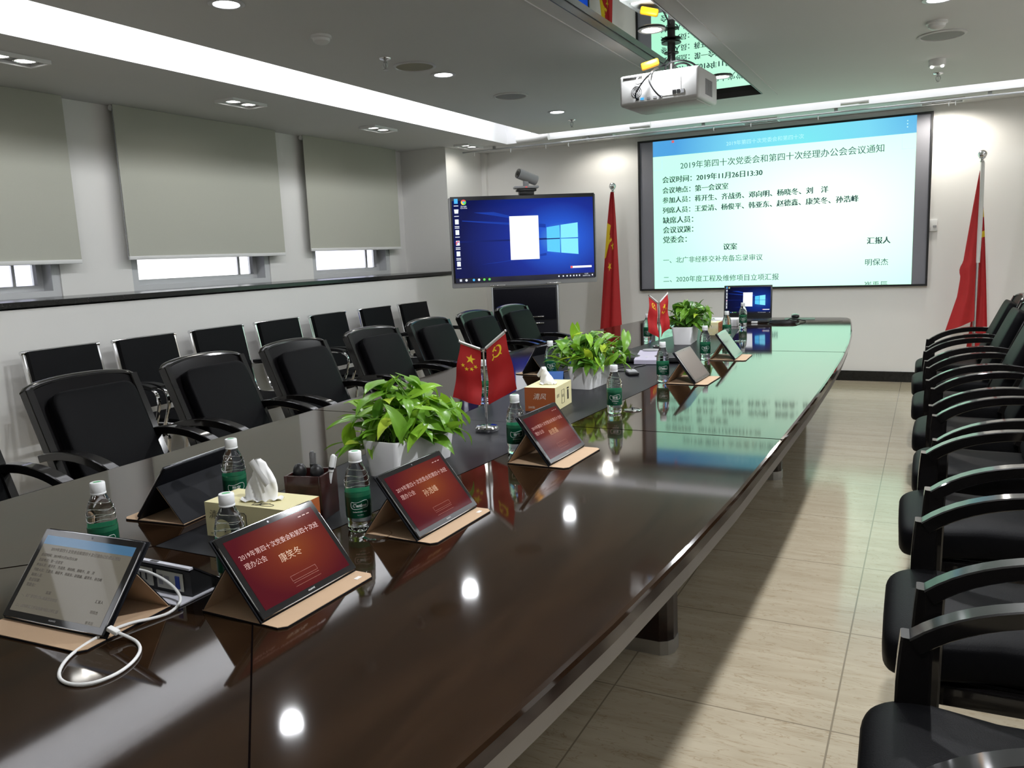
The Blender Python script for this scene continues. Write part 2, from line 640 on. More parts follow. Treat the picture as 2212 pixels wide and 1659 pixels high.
# windows: aluminium frames, panes, daylight beyond
M_PANE = mat('window_glass', (1, 1, 1), 0.0, trans=1.0, ior=1.02, var=0.001, spec=0.3)
for i, (y0, y1) in enumerate(OPEN):
    b = MB()
    x = XREC - 0.11
    z0, z1 = 1.225, 2.45
    fw = 0.06
    for xx, d_, in0, wd in ((x, 0.16, 0.0, fw), (x - 0.05, 0.06, 0.05, 0.05)):      # outer frame, then the sash set into it
        ya, yb, za, zb_ = y0 + in0, y1 - in0, z0 + in0 * 0.8, z1 - in0
        b.box((xx, ya + wd / 2, (za + zb_) / 2), (d_, wd, zb_ - za), M_WINFRAME)
        b.box((xx, yb - wd / 2, (za + zb_) / 2), (d_, wd, zb_ - za), M_WINFRAME)
        b.box((xx, (ya + yb) / 2, za + 0.02), (d_, yb - ya - 2 * wd, 0.04), M_WINFRAME)
        b.box((xx, (ya + yb) / 2, zb_ - 0.03), (d_, yb - ya - 2 * wd, 0.06), M_WINFRAME)
    b.box((x - 0.06, y1 - 0.24, (z0 + z1) / 2), (0.03, 0.014, z1 - z0 - 0.1), M_WHITEPL)
    fr = struct(b.build('window_%d' % (i + 1), smooth=False))
    g = MB()
    g.box((x - 0.055, (y0 + y1) / 2, (z0 + z1) / 2), (0.006, y1 - y0 - 0.18, z1 - z0 - 0.14), M_PANE)
    gl = g.build('pane', fr, smooth=False)
M_FACADE = mat('pale_facade_render', (0.66, 0.65, 0.86), 0.9, var=0.03, vscale=0.8)
M_FACADE2 = mat('white_facade_render', (0.98, 0.96, 0.94), 0.9, var=0.02, vscale=0.8)
b = MB()
for k in range(7):
    b.box((-11.35, -3 + 3.4 * k, 1.0), (0.2, 3.3, 9), M_FACADE if k % 2 else M_FACADE2)
b.box((-11.5, 7, 1.0), (0.2, 26, 9), M_FACADE2)
struct(b.build('exterior_wall', smooth=False))

# roller blinds
BL = [(1.75, 3.735, 1.448), (4.12, 5.765, 1.462), (6.125, 7.62, 1.495)]
BLAB = ['beige roller blind over the window nearest the camera',
        'wide beige roller blind between the two white piers',
        'beige roller blind beside the far grey pillar']
for i, (y0, y1, zb) in enumerate(BL):
    t = thing('roller_blind', BLAB[i], 'blind', (XREC + 0.055, (y0 + y1) / 2, ZS), 0, 'roller blinds on the windows')
    hw, h = (y1 - y0) / 2, ZS - zb
    b = MB()

    def bf(u, v, hw=hw, h=h, i=i):
        y = -hw + 2 * hw * u
        z = -0.001 - (h - 0.016) * v
        xw = 0.006 * math.sin(7 * u + 2 * i) * v + 0.007 * math.exp(-((u - 0.62) / 0.12) ** 2) * max(0, v - 0.6) * math.sin(18 * v)
        return Vector((xw, y, z))
    b.grid(bf, 40, 24, M_BLIND)
    b.grid(lambda u, v: bf(1 - u, v) - Vector((0.0015, 0, 0)), 40, 24, M_BLIND)
    b.build('fabric', t)
    b = MB()
    b.rbox((0, 0, -h + 0.008), (0.014, 2 * hw + 0.004, 0.028), M_WHITEPL, 0.004)
    b.build('bottom_bar', t)
    b = MB()
    b.cyl((-0.026, -hw, -0.023), (-0.026, hw, -0.023), 0.021, M_WHITEPL, 14)
    b.build('roller_tube', t)
    if i < 2:
        b = MB()
        b.cyl((0.0, -hw - 0.006, -0.03), (0.0, -hw - 0.006, -h), 0.0025, M_GREYPL, 6)
        b.build('side_cord', t)

# ------------------------------------------------------------------ ceiling lamps
M_GLOW = mat('lamp_diffuser', (0.9, 0.9, 0.92), 0.5, emit=14.0, emit_col=(0.93, 0.96, 1.0), var=0.001)
M_GLOWW = mat('spot_lens', (0.9, 0.9, 0.9), 0.5, emit=9.0, emit_col=(1.0, 0.98, 0.93), var=0.001)
M_LAMPWHITE = mat('white_lamp_frame', (0.85, 0.85, 0.85), 0.5, var=0.01)
M_LAMPRIM = mat('white_lamp_rim', (0.62, 0.62, 0.63), 0.35, var=0.02)


def downlight(x, y, z, label, lit=True, r=0.062, k=1.0):
    t = thing('downlight', label, 'downlight', (x, y, z), 0, 'round recessed downlights')
    b = MB()
    b.lathe([(r + 0.02, 0.0), (r + 0.022, -0.004), (r + 0.014, -0.008), (r, -0.006), (r - 0.004, 0.0)], M_LAMPRIM, 32, cap=False)
    b.build('rim', t)
    b = MB()
    b.lathe([(r - 0.003, -0.002), (0.5 * r, -0.004), (0.001, -0.0045)], M_GLOW, 32, cap=False)
    b.build('diffuser', t)
    lamp('SPOT', 'downlight_beam', (x, y, z - 0.02), P_DOWN * k, COOL, 0.05, None, math.radians(160), 0.45)


DL = [(-2.98, 1.1, 'bright round downlight in the ceiling, nearest the camera on the window side'),
      (-2.99, 3.03, 'bright round downlight above the window side chairs, before the smoke detector'),
      (-2.97, 4.94, 'bright round downlight between the two round ceiling loudspeakers'),
      (-2.96, 6.82, 'small bright round downlight beside the sprinkler near the far cove'),
      (0.0, 5.02, 'bright round downlight before the smoke detector over the row without windows'),
      (0.0, 3.1, 'bright round downlight above the chairs opposite the windows'),
      (0.0, 1.2, 'bright round downlight above the nearest chair opposite the windows')]
for x, y, l in DL:
    downlight(x, y, ZC, l, k=0.14 if x < -2 else 1.25)
downlight(-1.487, 4.84, ZC + 0.038, 'bright round downlight in the mirror strip above the projector', r=0.058, k=0.28)
downlight(-1.445, 6.45, ZC + 0.038, 'bright round downlight in the mirror strip, beyond the projector', r=0.058, k=0.6)
downlight(-1.487, 2.9, ZC + 0.038, 'bright round downlight in the mirror strip, nearest the camera', r=0.058, k=0.65)


def grille_lamp(x, y, rz, label, lit=True):
    t = thing('grille_lamp', label, 'ceiling lamp', (x, y, ZS), rz, 'twin spot lamps in the soffit')
    b = MB()
    w_, h_ = 0.17, 0.09
    for sy in (-1, 1):
        b.box((0, sy * (h_ - 0.006), -0.010), (2 * w_, 0.012, 0.022), M_LAMPWHITE)
        b.box((sy * (w_ - 0.006), 0, -0.010), (0.012, 2 * h_ - 0.024, 0.022), M_LAMPWHITE)
    b.box((0, 0, -0.001), (2 * w_ - 0.024, 2 * h_ - 0.024, 0.002), M_GREYPL)
    b.build('frame', t, smooth=False)
    for s in (-1, 1):
        b = MB()
        X = T(s * 0.075, 0, -0.003)
        b.lathe([(0.06, 0.0), (0.062, -0.006), (0.052, -0.008), (0.05, 0.0)], M_CHROME, 24, X=X, cap=False)
        f = b.build('spot_ring', t)
        b = MB()
        b.lathe([(0.051, -0.003), (0.025, -0.005), (0.001, -0.006)], M_GLOWW if lit else M_WHITEPL, 24, X=X, cap=False)
        b.build('lens', f)
    if lit:
        lamp('SPOT', 'grille_beam', (x, y, ZS - 0.03), (P_WASH * (2.9 if x > -1 else 1.0)) if y > 8 else P_GRILLE, WARM, 0.05, None, math.radians(172), 0.5)


GL = [(-4.52, 2.95, PI / 2, 'twin spot lamp in the soffit above the wide blind, nearest the camera', True),
      (-4.52, 4.64, PI / 2, 'twin spot lamp in the soffit above the pier beside the wide blind', True),
      (-4.49, 6.28, PI / 2, 'twin spot lamp in the soffit above the blind next to the pillar', True),
      (-4.48, 7.90, PI / 2, 'twin spot lamp in the soffit corner above the standing display', True),
      (-3.12, 8.30, 0, 'twin spot lamp in the far soffit between display and projection screen', True),
      (-1.50, 8.36, 0, 'unlit twin spot lamp above the middle of the projection screen', False),
      (0.05, 8.36, 0, 'twin spot lamp in the far soffit past the end of the screen', True)]
for a in GL:
    grille_lamp(*a)

# tubes in the light cove
M_TUBE = mat('fluorescent_tube', (0.9, 0.9, 0.95), 0.5, emit=12.0, emit_col=(0.96, 0.97, 1.0), var=0.001)
for i in range(6):
    y = -0.9 + 1.55 * i
    t = thing('fluorescent_tube', 'glowing tube hidden in the light cove along the window side', 'tube lamp',
              (CX0 + 0.05, y, ZC + 0.10), 0, 'tubes along the window side cove')
    b = MB()
    b.cyl((0, -0.70, 0), (0, 0.70, 0), 0.016, M_TUBE, 10)
    b.build('tube', t)
    b = MB()
    for s in (-1, 1):
        b.rbox((0, s * 0.715, -0.02), (0.03, 0.03, 0.10), M_WHITEPL, 0.004)
    b.build('holders', t)
for i in range(1):
    lamp('AREA', 'cove_light', (CX0 - 0.08, 3.0, ZC + 0.10), P_COVE, COOL, 0.05, 9.3, rot=(0, math.radians(98), 0))
    lamp('AREA', 'cove_light', (CX1 + 0.08, 3.0, ZC + 0.10), P_COVE_R, COOL, 0.05, 9.3, rot=(0, math.radians(-98), 0))
lamp('AREA', 'cove_light', ((LX0 + LX1) / 2, CY1 - 0.05, ZC + 0.10), P_COVE_F, COOL, 5.0, 0.05, rot=(math.radians(82), 0, 0))
M_TUBEOFF = mat('unlit_tube', (0.75, 0.75, 0.74), 0.35, var=0.02)
for k, (xc, ln, lab) in enumerate([(-3.80, 0.32, 'white tube lamp end poking out at the far corner of the cove'),
                                   (-2.62, 0.16, 'small white lamp holder on the cove edge before the screen'),
                                   (-0.66, 0.18, 'small white lamp holder on the cove edge above the screen')]):
    t = thing('lamp_holder', lab, 'lamp holder', (xc, 8.03, ZC - 0.018), 0)
    b = MB()
    b.cyl((-ln / 2, 0, 0), (ln / 2, 0, 0), 0.032 if k == 0 else 0.022, M_TUBEOFF, 14)
    b.build('tube', t)
    b = MB()
    b.cyl((ln / 2 - 0.03, 0, 0), (ln / 2 + 0.05, 0, 0), 0.038 if k == 0 else 0.026, M_WHITEPL, 14)
    b.box((0.0, 0, 0.135), (0.02, 0.02, 0.262), M_WHITEPL)
    b.build('holder', t)

# ceiling loudspeakers, detectors, sprinklers
M_CREAMMESH = mat('cream_speaker_mesh', (0.36, 0.34, 0.26), 0.7, bump=0.5, bscale=900, var=0.05)
M_GREYMESH = mat('grey_speaker_mesh', (0.34, 0.34, 0.33), 0.7, bump=0.5, bscale=900, var=0.05)
for x, y, m_, lab in [(-2.99, 4.62, M_CREAMMESH, 'cream round loudspeaker grille in the ceiling beside a sprinkler'),
                      (-2.95, 5.90, M_GREYMESH, 'grey round loudspeaker grille in the ceiling between two downlights'),
                      (0.02, 5.90, M_GREYMESH, 'grey round loudspeaker grille in the ceiling behind the smoke detector')]:
    t = thing('ceiling_speaker', lab, 'loudspeaker', (x, y, ZC), 0, 'round ceiling loudspeakers')
    MB().lathe([(0.135, 0.0), (0.138, -0.006), (0.122, -0.010), (0.118, -0.004)], M_LAMPRIM if m_ is M_CREAMMESH else M_CEIL, 40, cap=False).build('rim', t)
    MB().lathe([(0.119, -0.005), (0.06, -0.010), (0.001, -0.011)], m_, 40, cap=False).build('mesh_grille', t)
for x, y, lab in [(-3.0, 3.72, 'white dome smoke detector on the ceiling near the window side cove'),
                  (-0.01, 5.53, 'white smoke detector on the ceiling over the row without windows')]:
    t = thing('smoke_detector', lab, 'smoke detector', (x, y, ZC), 0)
    MB().lathe([(0.055, 0.0), (0.056, -0.012), (0.05, -0.016)], M_WHITEPL, 32).build('base', t)
    MB().lathe([(0.047, -0.016), (0.044, -0.03), (0.03, -0.042), (0.001, -0.045)], M_WHITEPL, 32, cap=False).build('dome', t)
for x, y, lab in [(-3.02, 4.34, 'chrome sprinkler head on the ceiling beside the cream loudspeaker'),
                  (-3.03, 7.32, 'chrome sprinkler head on the ceiling near the far cove'),
                  (0.01, 7.22, 'chrome sprinkler head on the ceiling behind the twin emergency light')]:
    t = thing('sprinkler', lab, 'sprinkler', (x, y, ZC), 0, 'ceiling sprinklers')
    MB().lathe([(0.036, 0.0), (0.034, -0.006), (0.012, -0.012)], M_CHROME, 24).build('cup', t)
    b = MB()
    b.cyl((0, 0, -0.01), (0, 0, -0.03), 0.009, M_STEEL, 10)
    for s in (-1, 1):
        b.tube([(s * 0.009, 0, -0.02), (s * 0.016, 0, -0.035), (s * 0.013, 0, -0.05), (0.0, 0, -0.066)], 0.003, M_STEEL, 6, smooth=1)
    b.cyl((0, 0, -0.03), (0, 0, -0.06), 0.003, M_STEEL, 6)
    b.build('head', t)
    MB().lathe([(0.017, -0.066), (0.018, -0.069), (0.002, -0.07)], M_STEEL, 16).build('deflector', t)
t = thing('emergency_light', 'small twin emergency light hanging from the ceiling behind the grey loudspeaker', 'emergency light', (-0.0, 6.68, ZC))
MB().lathe([(0.055, 0.0), (0.055, -0.045), (0.05, -0.05)], M_WHITEPL, 24).build('body', t)
for s in (-1, 1):
    MB().superbox((s * 0.032, -0.035, -0.052), (0.022, 0.022, 0.018), M_GLOWW, 0.8, 12, 8).build('lamp', t)

# curtain rail with gliders along the far soffit
t = thing('curtain_rail', 'thin grey curtain rail with hooks along the far soffit', 'curtain rail', (0, 8.15, 2.525))
b = MB()
b.rbox((-1.5, 0, 0), (6.4, 0.022, 0.016), M_ALU, 0.003)
for x in (-4.3, -3.2, -2.0, -0.8, 0.4, 1.4):
    b.box((x, 0, 0.021), (0.03, 0.015, 0.03), M_ALU)
b.build('rail', t)
for x in (-4.55, -4.1, -3.68, -3.42, -1.9, -1.55, -0.95, 0.1, 0.15):
    b = MB()
    b.tube([(x, 0, -0.005), (x, 0.004, -0.025), (x, -0.006, -0.04), (x, 0.004, -0.048)], 0.004, M_WHITEPL, 6, smooth=1)
    b.build('hook', t)

# thermostat beside the screen
t = thing('wall_thermostat', 'small white thermostat on the far wall beside the screen', 'thermostat', (0.02, YW, 1.486))
MB().rbox((0, -0.012, 0), (0.07, 0.024, 0.11), M_WHITEPL, 0.008).build('body', t)
MB().rbox((0.012, -0.026, -0.01), (0.03, 0.006, 0.02), M_GREYPL, 0.002).build('dial', t)

# ------------------------------------------------------------------ projection screen
SX0, SX1, SZ0, SZ1 = -2.82, -0.012, 0.928, 2.512
t = thing('projection_screen', 'large black framed projection screen showing a meeting notice', 'screen', ((SX0 + SX1) / 2, YW, (SZ0 + SZ1) / 2))
SW, SH = SX1 - SX0, SZ1 - SZ0
scx, scz = (SX0 + SX1) / 2, (SZ0 + SZ1) / 2
M_SFRAME = mat('black_velvet_frame', (0.008, 0.008, 0.009), 0.6, var=0.1)
M_SGREY = mat('grey_screen_cloth', (0.17, 0.17, 0.19), 0.75, var=0.02, emit=0.02, emit_col=(0.8, 0.82, 1.0))
b = MB()
fw = 0.018
for s in (-1, 1):
    b.box((s * (SW / 2 - fw / 2), -0.02, 0), (fw, 0.04, SH), M_SFRAME)
    b.box((0, -0.02, s * (SH / 2 - fw / 2)), (SW - 2 * fw, 0.04, fw), M_SFRAME)
b.build('frame', t, smooth=False)
MB().box((0, -0.012, 0), (SW - 2 * fw, 0.016, SH - 2 * fw), M_SGREY).build('screen_cloth', t, smooth=False)
PX0, PX1, PZ0, PZ1 = -2.658 - scx, -0.148 - scx, -SH / 2 + fw, SH / 2 - fw
M_PAGE = screen_mat('page_glow_hot_spot', [(0.0, (1.10, 1.50, 1.20)), (0.45, (0.86, 1.40, 1.06)), (1.0, (0.58, 1.18, 0.86))],  # projector hot spot painted into the page's own glow, greened for its reflections
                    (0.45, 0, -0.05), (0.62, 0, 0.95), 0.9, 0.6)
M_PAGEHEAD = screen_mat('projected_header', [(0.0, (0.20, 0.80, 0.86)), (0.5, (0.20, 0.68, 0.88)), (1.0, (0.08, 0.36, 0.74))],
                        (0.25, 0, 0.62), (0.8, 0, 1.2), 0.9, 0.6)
M_PTEXT = mat('projected_letters', (0.02, 0.04, 0.04), 0.7, emit=1.0, emit_col=(0.022, 0.05, 0.052), var=0.001)
M_PTEXTL = mat('projected_letters_pale', (0.02, 0.04, 0.04), 0.7, emit=1.0, emit_col=(0.045, 0.095, 0.10), var=0.001)
M_PHEADT = mat('projected_letters_header', (0.1, 0.1, 0.1), 0.7, emit=1.0, emit_col=(0.42, 0.83, 0.88), var=0.001)
M_PREDI = mat('projected_red_icon', (0.1, 0.02, 0.02), 0.7, emit=1.0, emit_col=(0.6, 0.12, 0.14), var=0.001)
HZ = 2.337 - scz
b = MB()
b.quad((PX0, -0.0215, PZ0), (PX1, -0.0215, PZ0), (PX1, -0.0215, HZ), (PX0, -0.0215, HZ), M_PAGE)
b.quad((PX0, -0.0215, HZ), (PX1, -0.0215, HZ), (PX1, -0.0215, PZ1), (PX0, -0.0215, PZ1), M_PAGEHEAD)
WX = Matrix.Translation((0, -0.0225, 0)) @ RX(PI / 2)
LINES = [('2019年第四十次党委会和第四十次经理办公会会议通知', -2.363, 2.195, 1.946, M_PTEXTL, 0.006),
         ('会议时间：2019年11月26日13:30', -2.559, 2.065, 1.029, M_PTEXT, 0.004),
         ('会议地点：第一会议室', -2.559, 1.957, 0.689, M_PTEXT, 0.004),
         ('参加人员：蒋开生、齐战勇、邓向明、杨晓冬、刘　洋', -2.559, 1.855, 1.652, M_PTEXT, 0.004),
         ('列席人员：王爱清、杨俊平、韩亚东、赵德鑫、康笑冬、孙浩峰', -2.559, 1.750, 1.927, M_PTEXT, 0.004),
         ('缺席人员：', -2.559, 1.643, 0.325, M_PTEXT, 0.004),
         ('会议议题：', -2.559, 1.541, 0.325, M_PTEXT, 0.004),
         ('党委会：', -2.559, 1.438, 0.255, M_PTEXT, 0.004),
         ('议案', -1.919, 1.342, 0.140, M_PTEXT, 0.004),
         ('汇报人', -0.546, 1.343, 0.204, M_PTEXT, 0.004),
         ('一、北广非经移交补充备忘录审议', -2.559, 1.224, 1.039, M_PTEXTL, 0.006),
         ('明保杰', -0.556, 1.138, 0.202, M_PTEXTL, 0.006),
         ('二、2020年度工程及维修项目立项汇报', -2.559, 1.020, 1.199, M_PTEXTL, 0.006)]
for s_, x_, z_, w_, m_, bo in LINES:
    for dx in ((0.0, 0.0025, 0.005) if m_ is M_PTEXT else (0.0, 0.0015)):      # heavier strokes for the bold lines
        write(b, s_, m_, T(x_ + dx - scx, -dx * 0.01, z_ - scz) @ WX, width=w_)
write(b, '崔禹辰', M_PTEXTL, T(-0.558 - scx, 0, 0.922 - scz) @ WX, width=0.205, clip_y=(PZ0 + 0.002) - (0.922 - scz))
write(b, '2019年第四十次党委会和第四十次', M_PHEADT, T(-1.886 - scx, 0, 2.385 - scz) @ WX, width=0.75)
b.box((-2.44 - scx, -0.0223, 2.477 - scz), (0.026, 0.001, 0.024), M_PREDI)
for k in range(3):
    b.box((-0.225 - scx, -0.0223, 2.395 + 0.028 * k - scz), (0.009, 0.001, 0.009), M_PHEADT)
for (xa, za, xb, zb) in [(-2.56, 2.20, -2.56, 2.33), (-2.655, 2.20, -2.56, 2.20), (-0.265, 2.20, -0.265, 2.33), (-0.265, 2.20, -0.15, 2.20)]:
    b.box(((xa + xb) / 2 - scx, -0.0223, (za + zb) / 2 - scz), (abs(xb - xa) + 0.003, 0.001, abs(zb - za) + 0.003), M_PHEADT)
b.build('projected_image', t, smooth=False)

# ------------------------------------------------------------------ standing display, its cabinet, the conference camera
TVL, TVA = (-3.634, 7.45, 1.068), 0.63
t = thing('display_cabinet', 'tall black cabinet with silver edges carrying the large display', 'cabinet', (-3.675, 7.52, 0), 0.40)
b = MB()
b.rbox((0, 0.03, 0.53), (0.64, 0.42, 1.055), M_BLACKPL, 0.006)
b.build('body', t)
for s in (-1, 1):
    MB().rbox((s * 0.328, 0.03, 0.53), (0.016, 0.43, 1.06), M_ALU, 0.003).build('side_edge', t)
M_GLOSSBLK = mat('black_gloss_door', (0.006, 0.006, 0.008), 0.15, coat=0.6, var=0.1)
M_CABDOOR = mat('navy_black_door', (0.004, 0.004, 0.008), 0.5, var=0.1, spec=0.15)
for z0, z1, n in ((0.06, 0.715, 'door'), (0.725, 1.04, 'drawer')):
    d_ = MB().rbox((0, -0.19, (z0 + z1) / 2), (0.62, 0.022, z1 - z0), M_CABDOOR, 0.003).build(n, t)
    MB().rbox((0.10, -0.208, 0.755 if n == 'drawer' else 0.69), (0.17, 0.014, 0.012), M_CHROME, 0.003).build('handle', d_)

t = thing('display', 'large flat display showing a blue desktop and a white card', 'display', TVL, TVA)
TW, TH = 1.485, 0.885
b = MB()
b.rbox((0, 0.035, TH / 2), (TW, 0.075, TH), M_GREYPL, 0.008)
b.build('housing', t)
b = MB()
b.rbox((0, -0.006, 0.472), (TW - 0.03, 0.01, 0.842), M_BLACKPL, 0.002)
b.build('bezel', t)
M_WALLP = screen_mat('desktop_picture', [(0.0, (0.10, 0.42, 0.95)), (0.22, (0.02, 0.12, 0.78)), (0.5, (0.008, 0.03, 0.36)), (1.0, (0.004, 0.008, 0.09))],
                     (0.36, 0, 0.45), (1.0, 0, 1.35), 0.7, 0.05)
M_PANEL = mat('desktop_light_pane', (0.01, 0.02, 0.05), 0.1, emit=1.0, emit_col=(0.08, 0.52, 0.98), var=0.001)
M_PANEL2 = mat('desktop_bright_pane', (0.01, 0.02, 0.05), 0.1, emit=1.0, emit_col=(0.20, 0.72, 1.0), var=0.001)
M_CARD = mat('desktop_white_card', (0.05, 0.05, 0.05), 0.1, emit=1.0, emit_col=(0.92, 0.95, 1.0), var=0.001)
M_BEAM = mat('desktop_light_beam', (0.002, 0.002, 0.002), 0.1, emit=1.0, emit_col=(0.008, 0.04, 0.33), var=0.001, spec=0.14)
M_BEAMD = mat('desktop_dark_beam', (0.002, 0.002, 0.002), 0.1, emit=1.0, emit_col=(0.004, 0.012, 0.12), var=0.001, spec=0.14)
M_ICON = mat('desktop_icon_white', (0.05, 0.05, 0.05), 0.1, emit=1.0, emit_col=(0.75, 0.80, 0.92), var=0.001)
M_TASK = mat('desktop_taskbar', (0.01, 0.01, 0.01), 0.1, emit=1.0, emit_col=(0.004, 0.005, 0.02), var=0.001)
M_IRED = mat('desktop_icon_red', (0.01, 0.01, 0.01), 0.1, emit=1.0, emit_col=(0.80, 0.08, 0.08), var=0.001)
M_IGRN = mat('desktop_icon_green', (0.01, 0.01, 0.01), 0.1, emit=1.0, emit_col=(0.12, 0.62, 0.10), var=0.001)
M_IYEL = mat('desktop_icon_yellow', (0.01, 0.01, 0.01), 0.1, emit=1.0, emit_col=(0.85, 0.62, 0.05), var=0.001)
M_IBLU = mat('desktop_icon_blue', (0.01, 0.01, 0.01), 0.1, emit=1.0, emit_col=(0.06, 0.42, 0.90), var=0.001)


def disc(b, x, y, z, r, m, a0=0, a1=2 * PI, n=20):
    vs = [(x, y, z)] + [(x + r * math.cos(a0 + (a1 - a0) * i / n), y, z + r * math.sin(a0 + (a1 - a0) * i / n)) for i in range(n + 1)]
    b.add(vs, [(0, i + 1, i + 2) for i in range(n)], m)


def desktop(b, x0, x1, z0, z1, y, wall):
    """The desktop picture between the corners, at depth y (facing -y)."""
    sx, sz = (x1 - x0) / 1.424, (z1 - z0) / 0.805

    def P(u, v, k=1):
        return (x0 + (u + 0.712) * sx, y - 0.0004 * k * min(1, sx * 3), z0 + (v - 0.05) * sz)

    def Q(u0, v0, u1, v1, m, k=1):
        b.quad(P(u0, v0, k), P(u1, v0, k), P(u1, v1, k), P(u0, v1, k), m)
    Q(-0.712, 0.05, 0.712, 0.855, wall, 0)
    Q(-0.712, 0.05, 0.712, 0.098, M_TASK)
    for q in ([(0.22, 0.60), (-0.30, 0.70), (-0.50, 0.735), (-0.30, 0.735)], [(0.22, 0.565), (-0.62, 0.655), (-0.62, 0.662), (0.22, 0.60)],
              [(0.22, 0.315), (-0.30, 0.235), (-0.45, 0.225), (0.22, 0.29)]):
        b.quad(P(*q[0], 0.5), P(*q[1], 0.5), P(*q[2], 0.5), P(*q[3], 0.5), M_BEAM)
    Q(-0.712, 0.447, 0.362, 0.462, M_BEAMD, 0.5)
    # four light panes in perspective
    b.quad(P(0.228, 0.458), P(0.362, 0.458), P(0.362, 0.585), P(0.228, 0.568), M_PANEL)
    b.quad(P(0.372, 0.458), P(0.55, 0.458), P(0.55, 0.606), P(0.372, 0.587), M_PANEL2)
    b.quad(P(0.228, 0.330), P(0.362, 0.312), P(0.362, 0.448), P(0.228, 0.448), M_PANEL)
    b.quad(P(0.372, 0.311), P(0.55, 0.290), P(0.55, 0.448), P(0.372, 0.448), M_PANEL2)
    Q(-0.147, 0.258, 0.147, 0.688, M_CARD, 2)
    # icons down the edge
    for i, (v, m) in enumerate([(0.812, M_IBLU), (0.712, M_ICON), (0.613, M_ICON), (0.510, M_ICON), (0.406, M_ICON), (0.301, M_ICON), (0.201, M_ICON)]):
        if i == 1:
            b.quad(P(-0.690, v + 0.02, 2), P(-0.654, v + 0.02, 2), P(-0.650, v + 0.06, 2), P(-0.694, v + 0.06, 2), m)
        else:
            Q(-0.690, v + 0.015, -0.654, v + 0.062, m, 2)
        if i == 4:
            for r_, mm in ((0.02, M_IRED), (0.012, M_IBLU)):
                c_ = P(-0.672, v + 0.038, 3)
                disc(b, c_[0], c_[1], c_[2], r_ * sx, mm, 0.5, 4.2)
        Q(-0.695, v - 0.010, -0.650, v - 0.003, M_ICON, 2)
        if i in (2, 4, 5):
            Q(-0.695, v - 0.025, -0.650, v - 0.018, M_ICON, 2)
    c_ = P(-0.597, 0.838, 2)
    for k, mm in enumerate((M_IRED, M_IYEL, M_IGRN)):
        disc(b, c_[0], c_[1], c_[2], 0.026 * sx, mm, PI / 6 + k * 2 * PI / 3, PI / 6 + (k + 1) * 2 * PI / 3)
    c_ = P(-0.597, 0.838, 3)
    disc(b, c_[0], c_[1], c_[2], 0.011 * sx, M_IBLU)
    if sx > 0.6:
        X = T(*P(-0.597, 0.793, 3)) @ RX(PI / 2)
        write(b, 'Google', M_ICON, X, height=0.020 * sz, center=True)
        X = T(*P(-0.597, 0.776, 3)) @ RX(PI / 2)
        write(b, 'Chrome', M_ICON, X, height=0.020 * sz, center=True)
        X = T(*P(0.628, 0.083, 3)) @ RX(PI / 2)
        write(b, '13:29', M_ICON, X, height=0.017 * sz, center=True)
        X = T(*P(0.628, 0.064, 3)) @ RX(PI / 2)
        write(b, '2019/11/26', M_ICON, X, height=0.017 * sz, center=True)
    # task bar icons
    for k in range(2):
        for j in range(2):
            Q(-0.672 + 0.012 * k, 0.066 + 0.012 * j, -0.662 + 0.012 * k, 0.076 + 0.012 * j, M_ICON, 3)
    for u, m in ((-0.605, M_ICON), (-0.53, M_IBLU), (-0.478, M_ICON), (-0.425, M_IGRN), (-0.372, M_IGRN)):
        c_ = P(u, 0.076, 3)
        disc(b, c_[0], c_[1], c_[2], 0.012 * sx, m)
    for u in (0.34, 0.385, 0.425, 0.46, 0.495, 0.525, 0.555, 0.69):
        Q(u - 0.006, 0.068, u + 0.006, 0.082, M_ICON, 3)
    Q(0.464, 0.152, 0.684, 0.172, M_CARD, 2)
    c_ = P(0.475, 0.162, 3)
    disc(b, c_[0], c_[1], c_[2], 0.012 * sx, M_IRED)


b = MB()
desktop(b, -0.712, 0.712, 0.05, 0.855, -0.0125, M_WALLP)
b.build('screen', t, smooth=False)
b = MB()
for x in (-0.29, 0.285):
    b.rbox((x, -0.012, 0.010), (0.15, 0.02, 0.012), M_CHROME, 0.003)
b.build('pen_tray', t)

t = thing('conference_camera', 'grey barrel shaped video conference camera standing on top of the display', 'camera', (-3.612, 7.485, 1.9585), 0.63)
b = MB()
b.rbox((0, 0, 0.018), (0.15, 0.07, 0.036), M_BLACKPL, 0.004)
b.rbox((0, 0, 0.047), (0.20, 0.09, 0.025), M_BLACKPL, 0.01)
b.build('mount', t)
b = MB()
b.rbox((0, 0, 0.076), (0.25, 0.10, 0.026), M_GREYPL, 0.01)
b.box((-0.005, -0.051, 0.076), (0.02, 0.004, 0.008), M_IRED)
b.build('base', t)
MB().rbox((0.0, 0, 0.115), (0.055, 0.05, 0.06), M_GREYPL, 0.01).build('neck', t)
b = MB()
ax = Vector((-0.90, -0.30, 0.32)).normalized()
c0 = Vector((0.02, 0, 0.175))
b.cyl(c0 + ax * 0.11, c0 - ax * 0.10, 0.05, M_GREYPL, 28)
b.cyl(c0 + ax * 0.118, c0 + ax * 0.105, 0.046, M_BLACKPL, 28)
bar = b.build('barrel', t)
MB().cyl(c0 + ax * 0.122, c0 + ax * 0.115, 0.022, M_GLOSSBLK, 20).build('lens', bar)

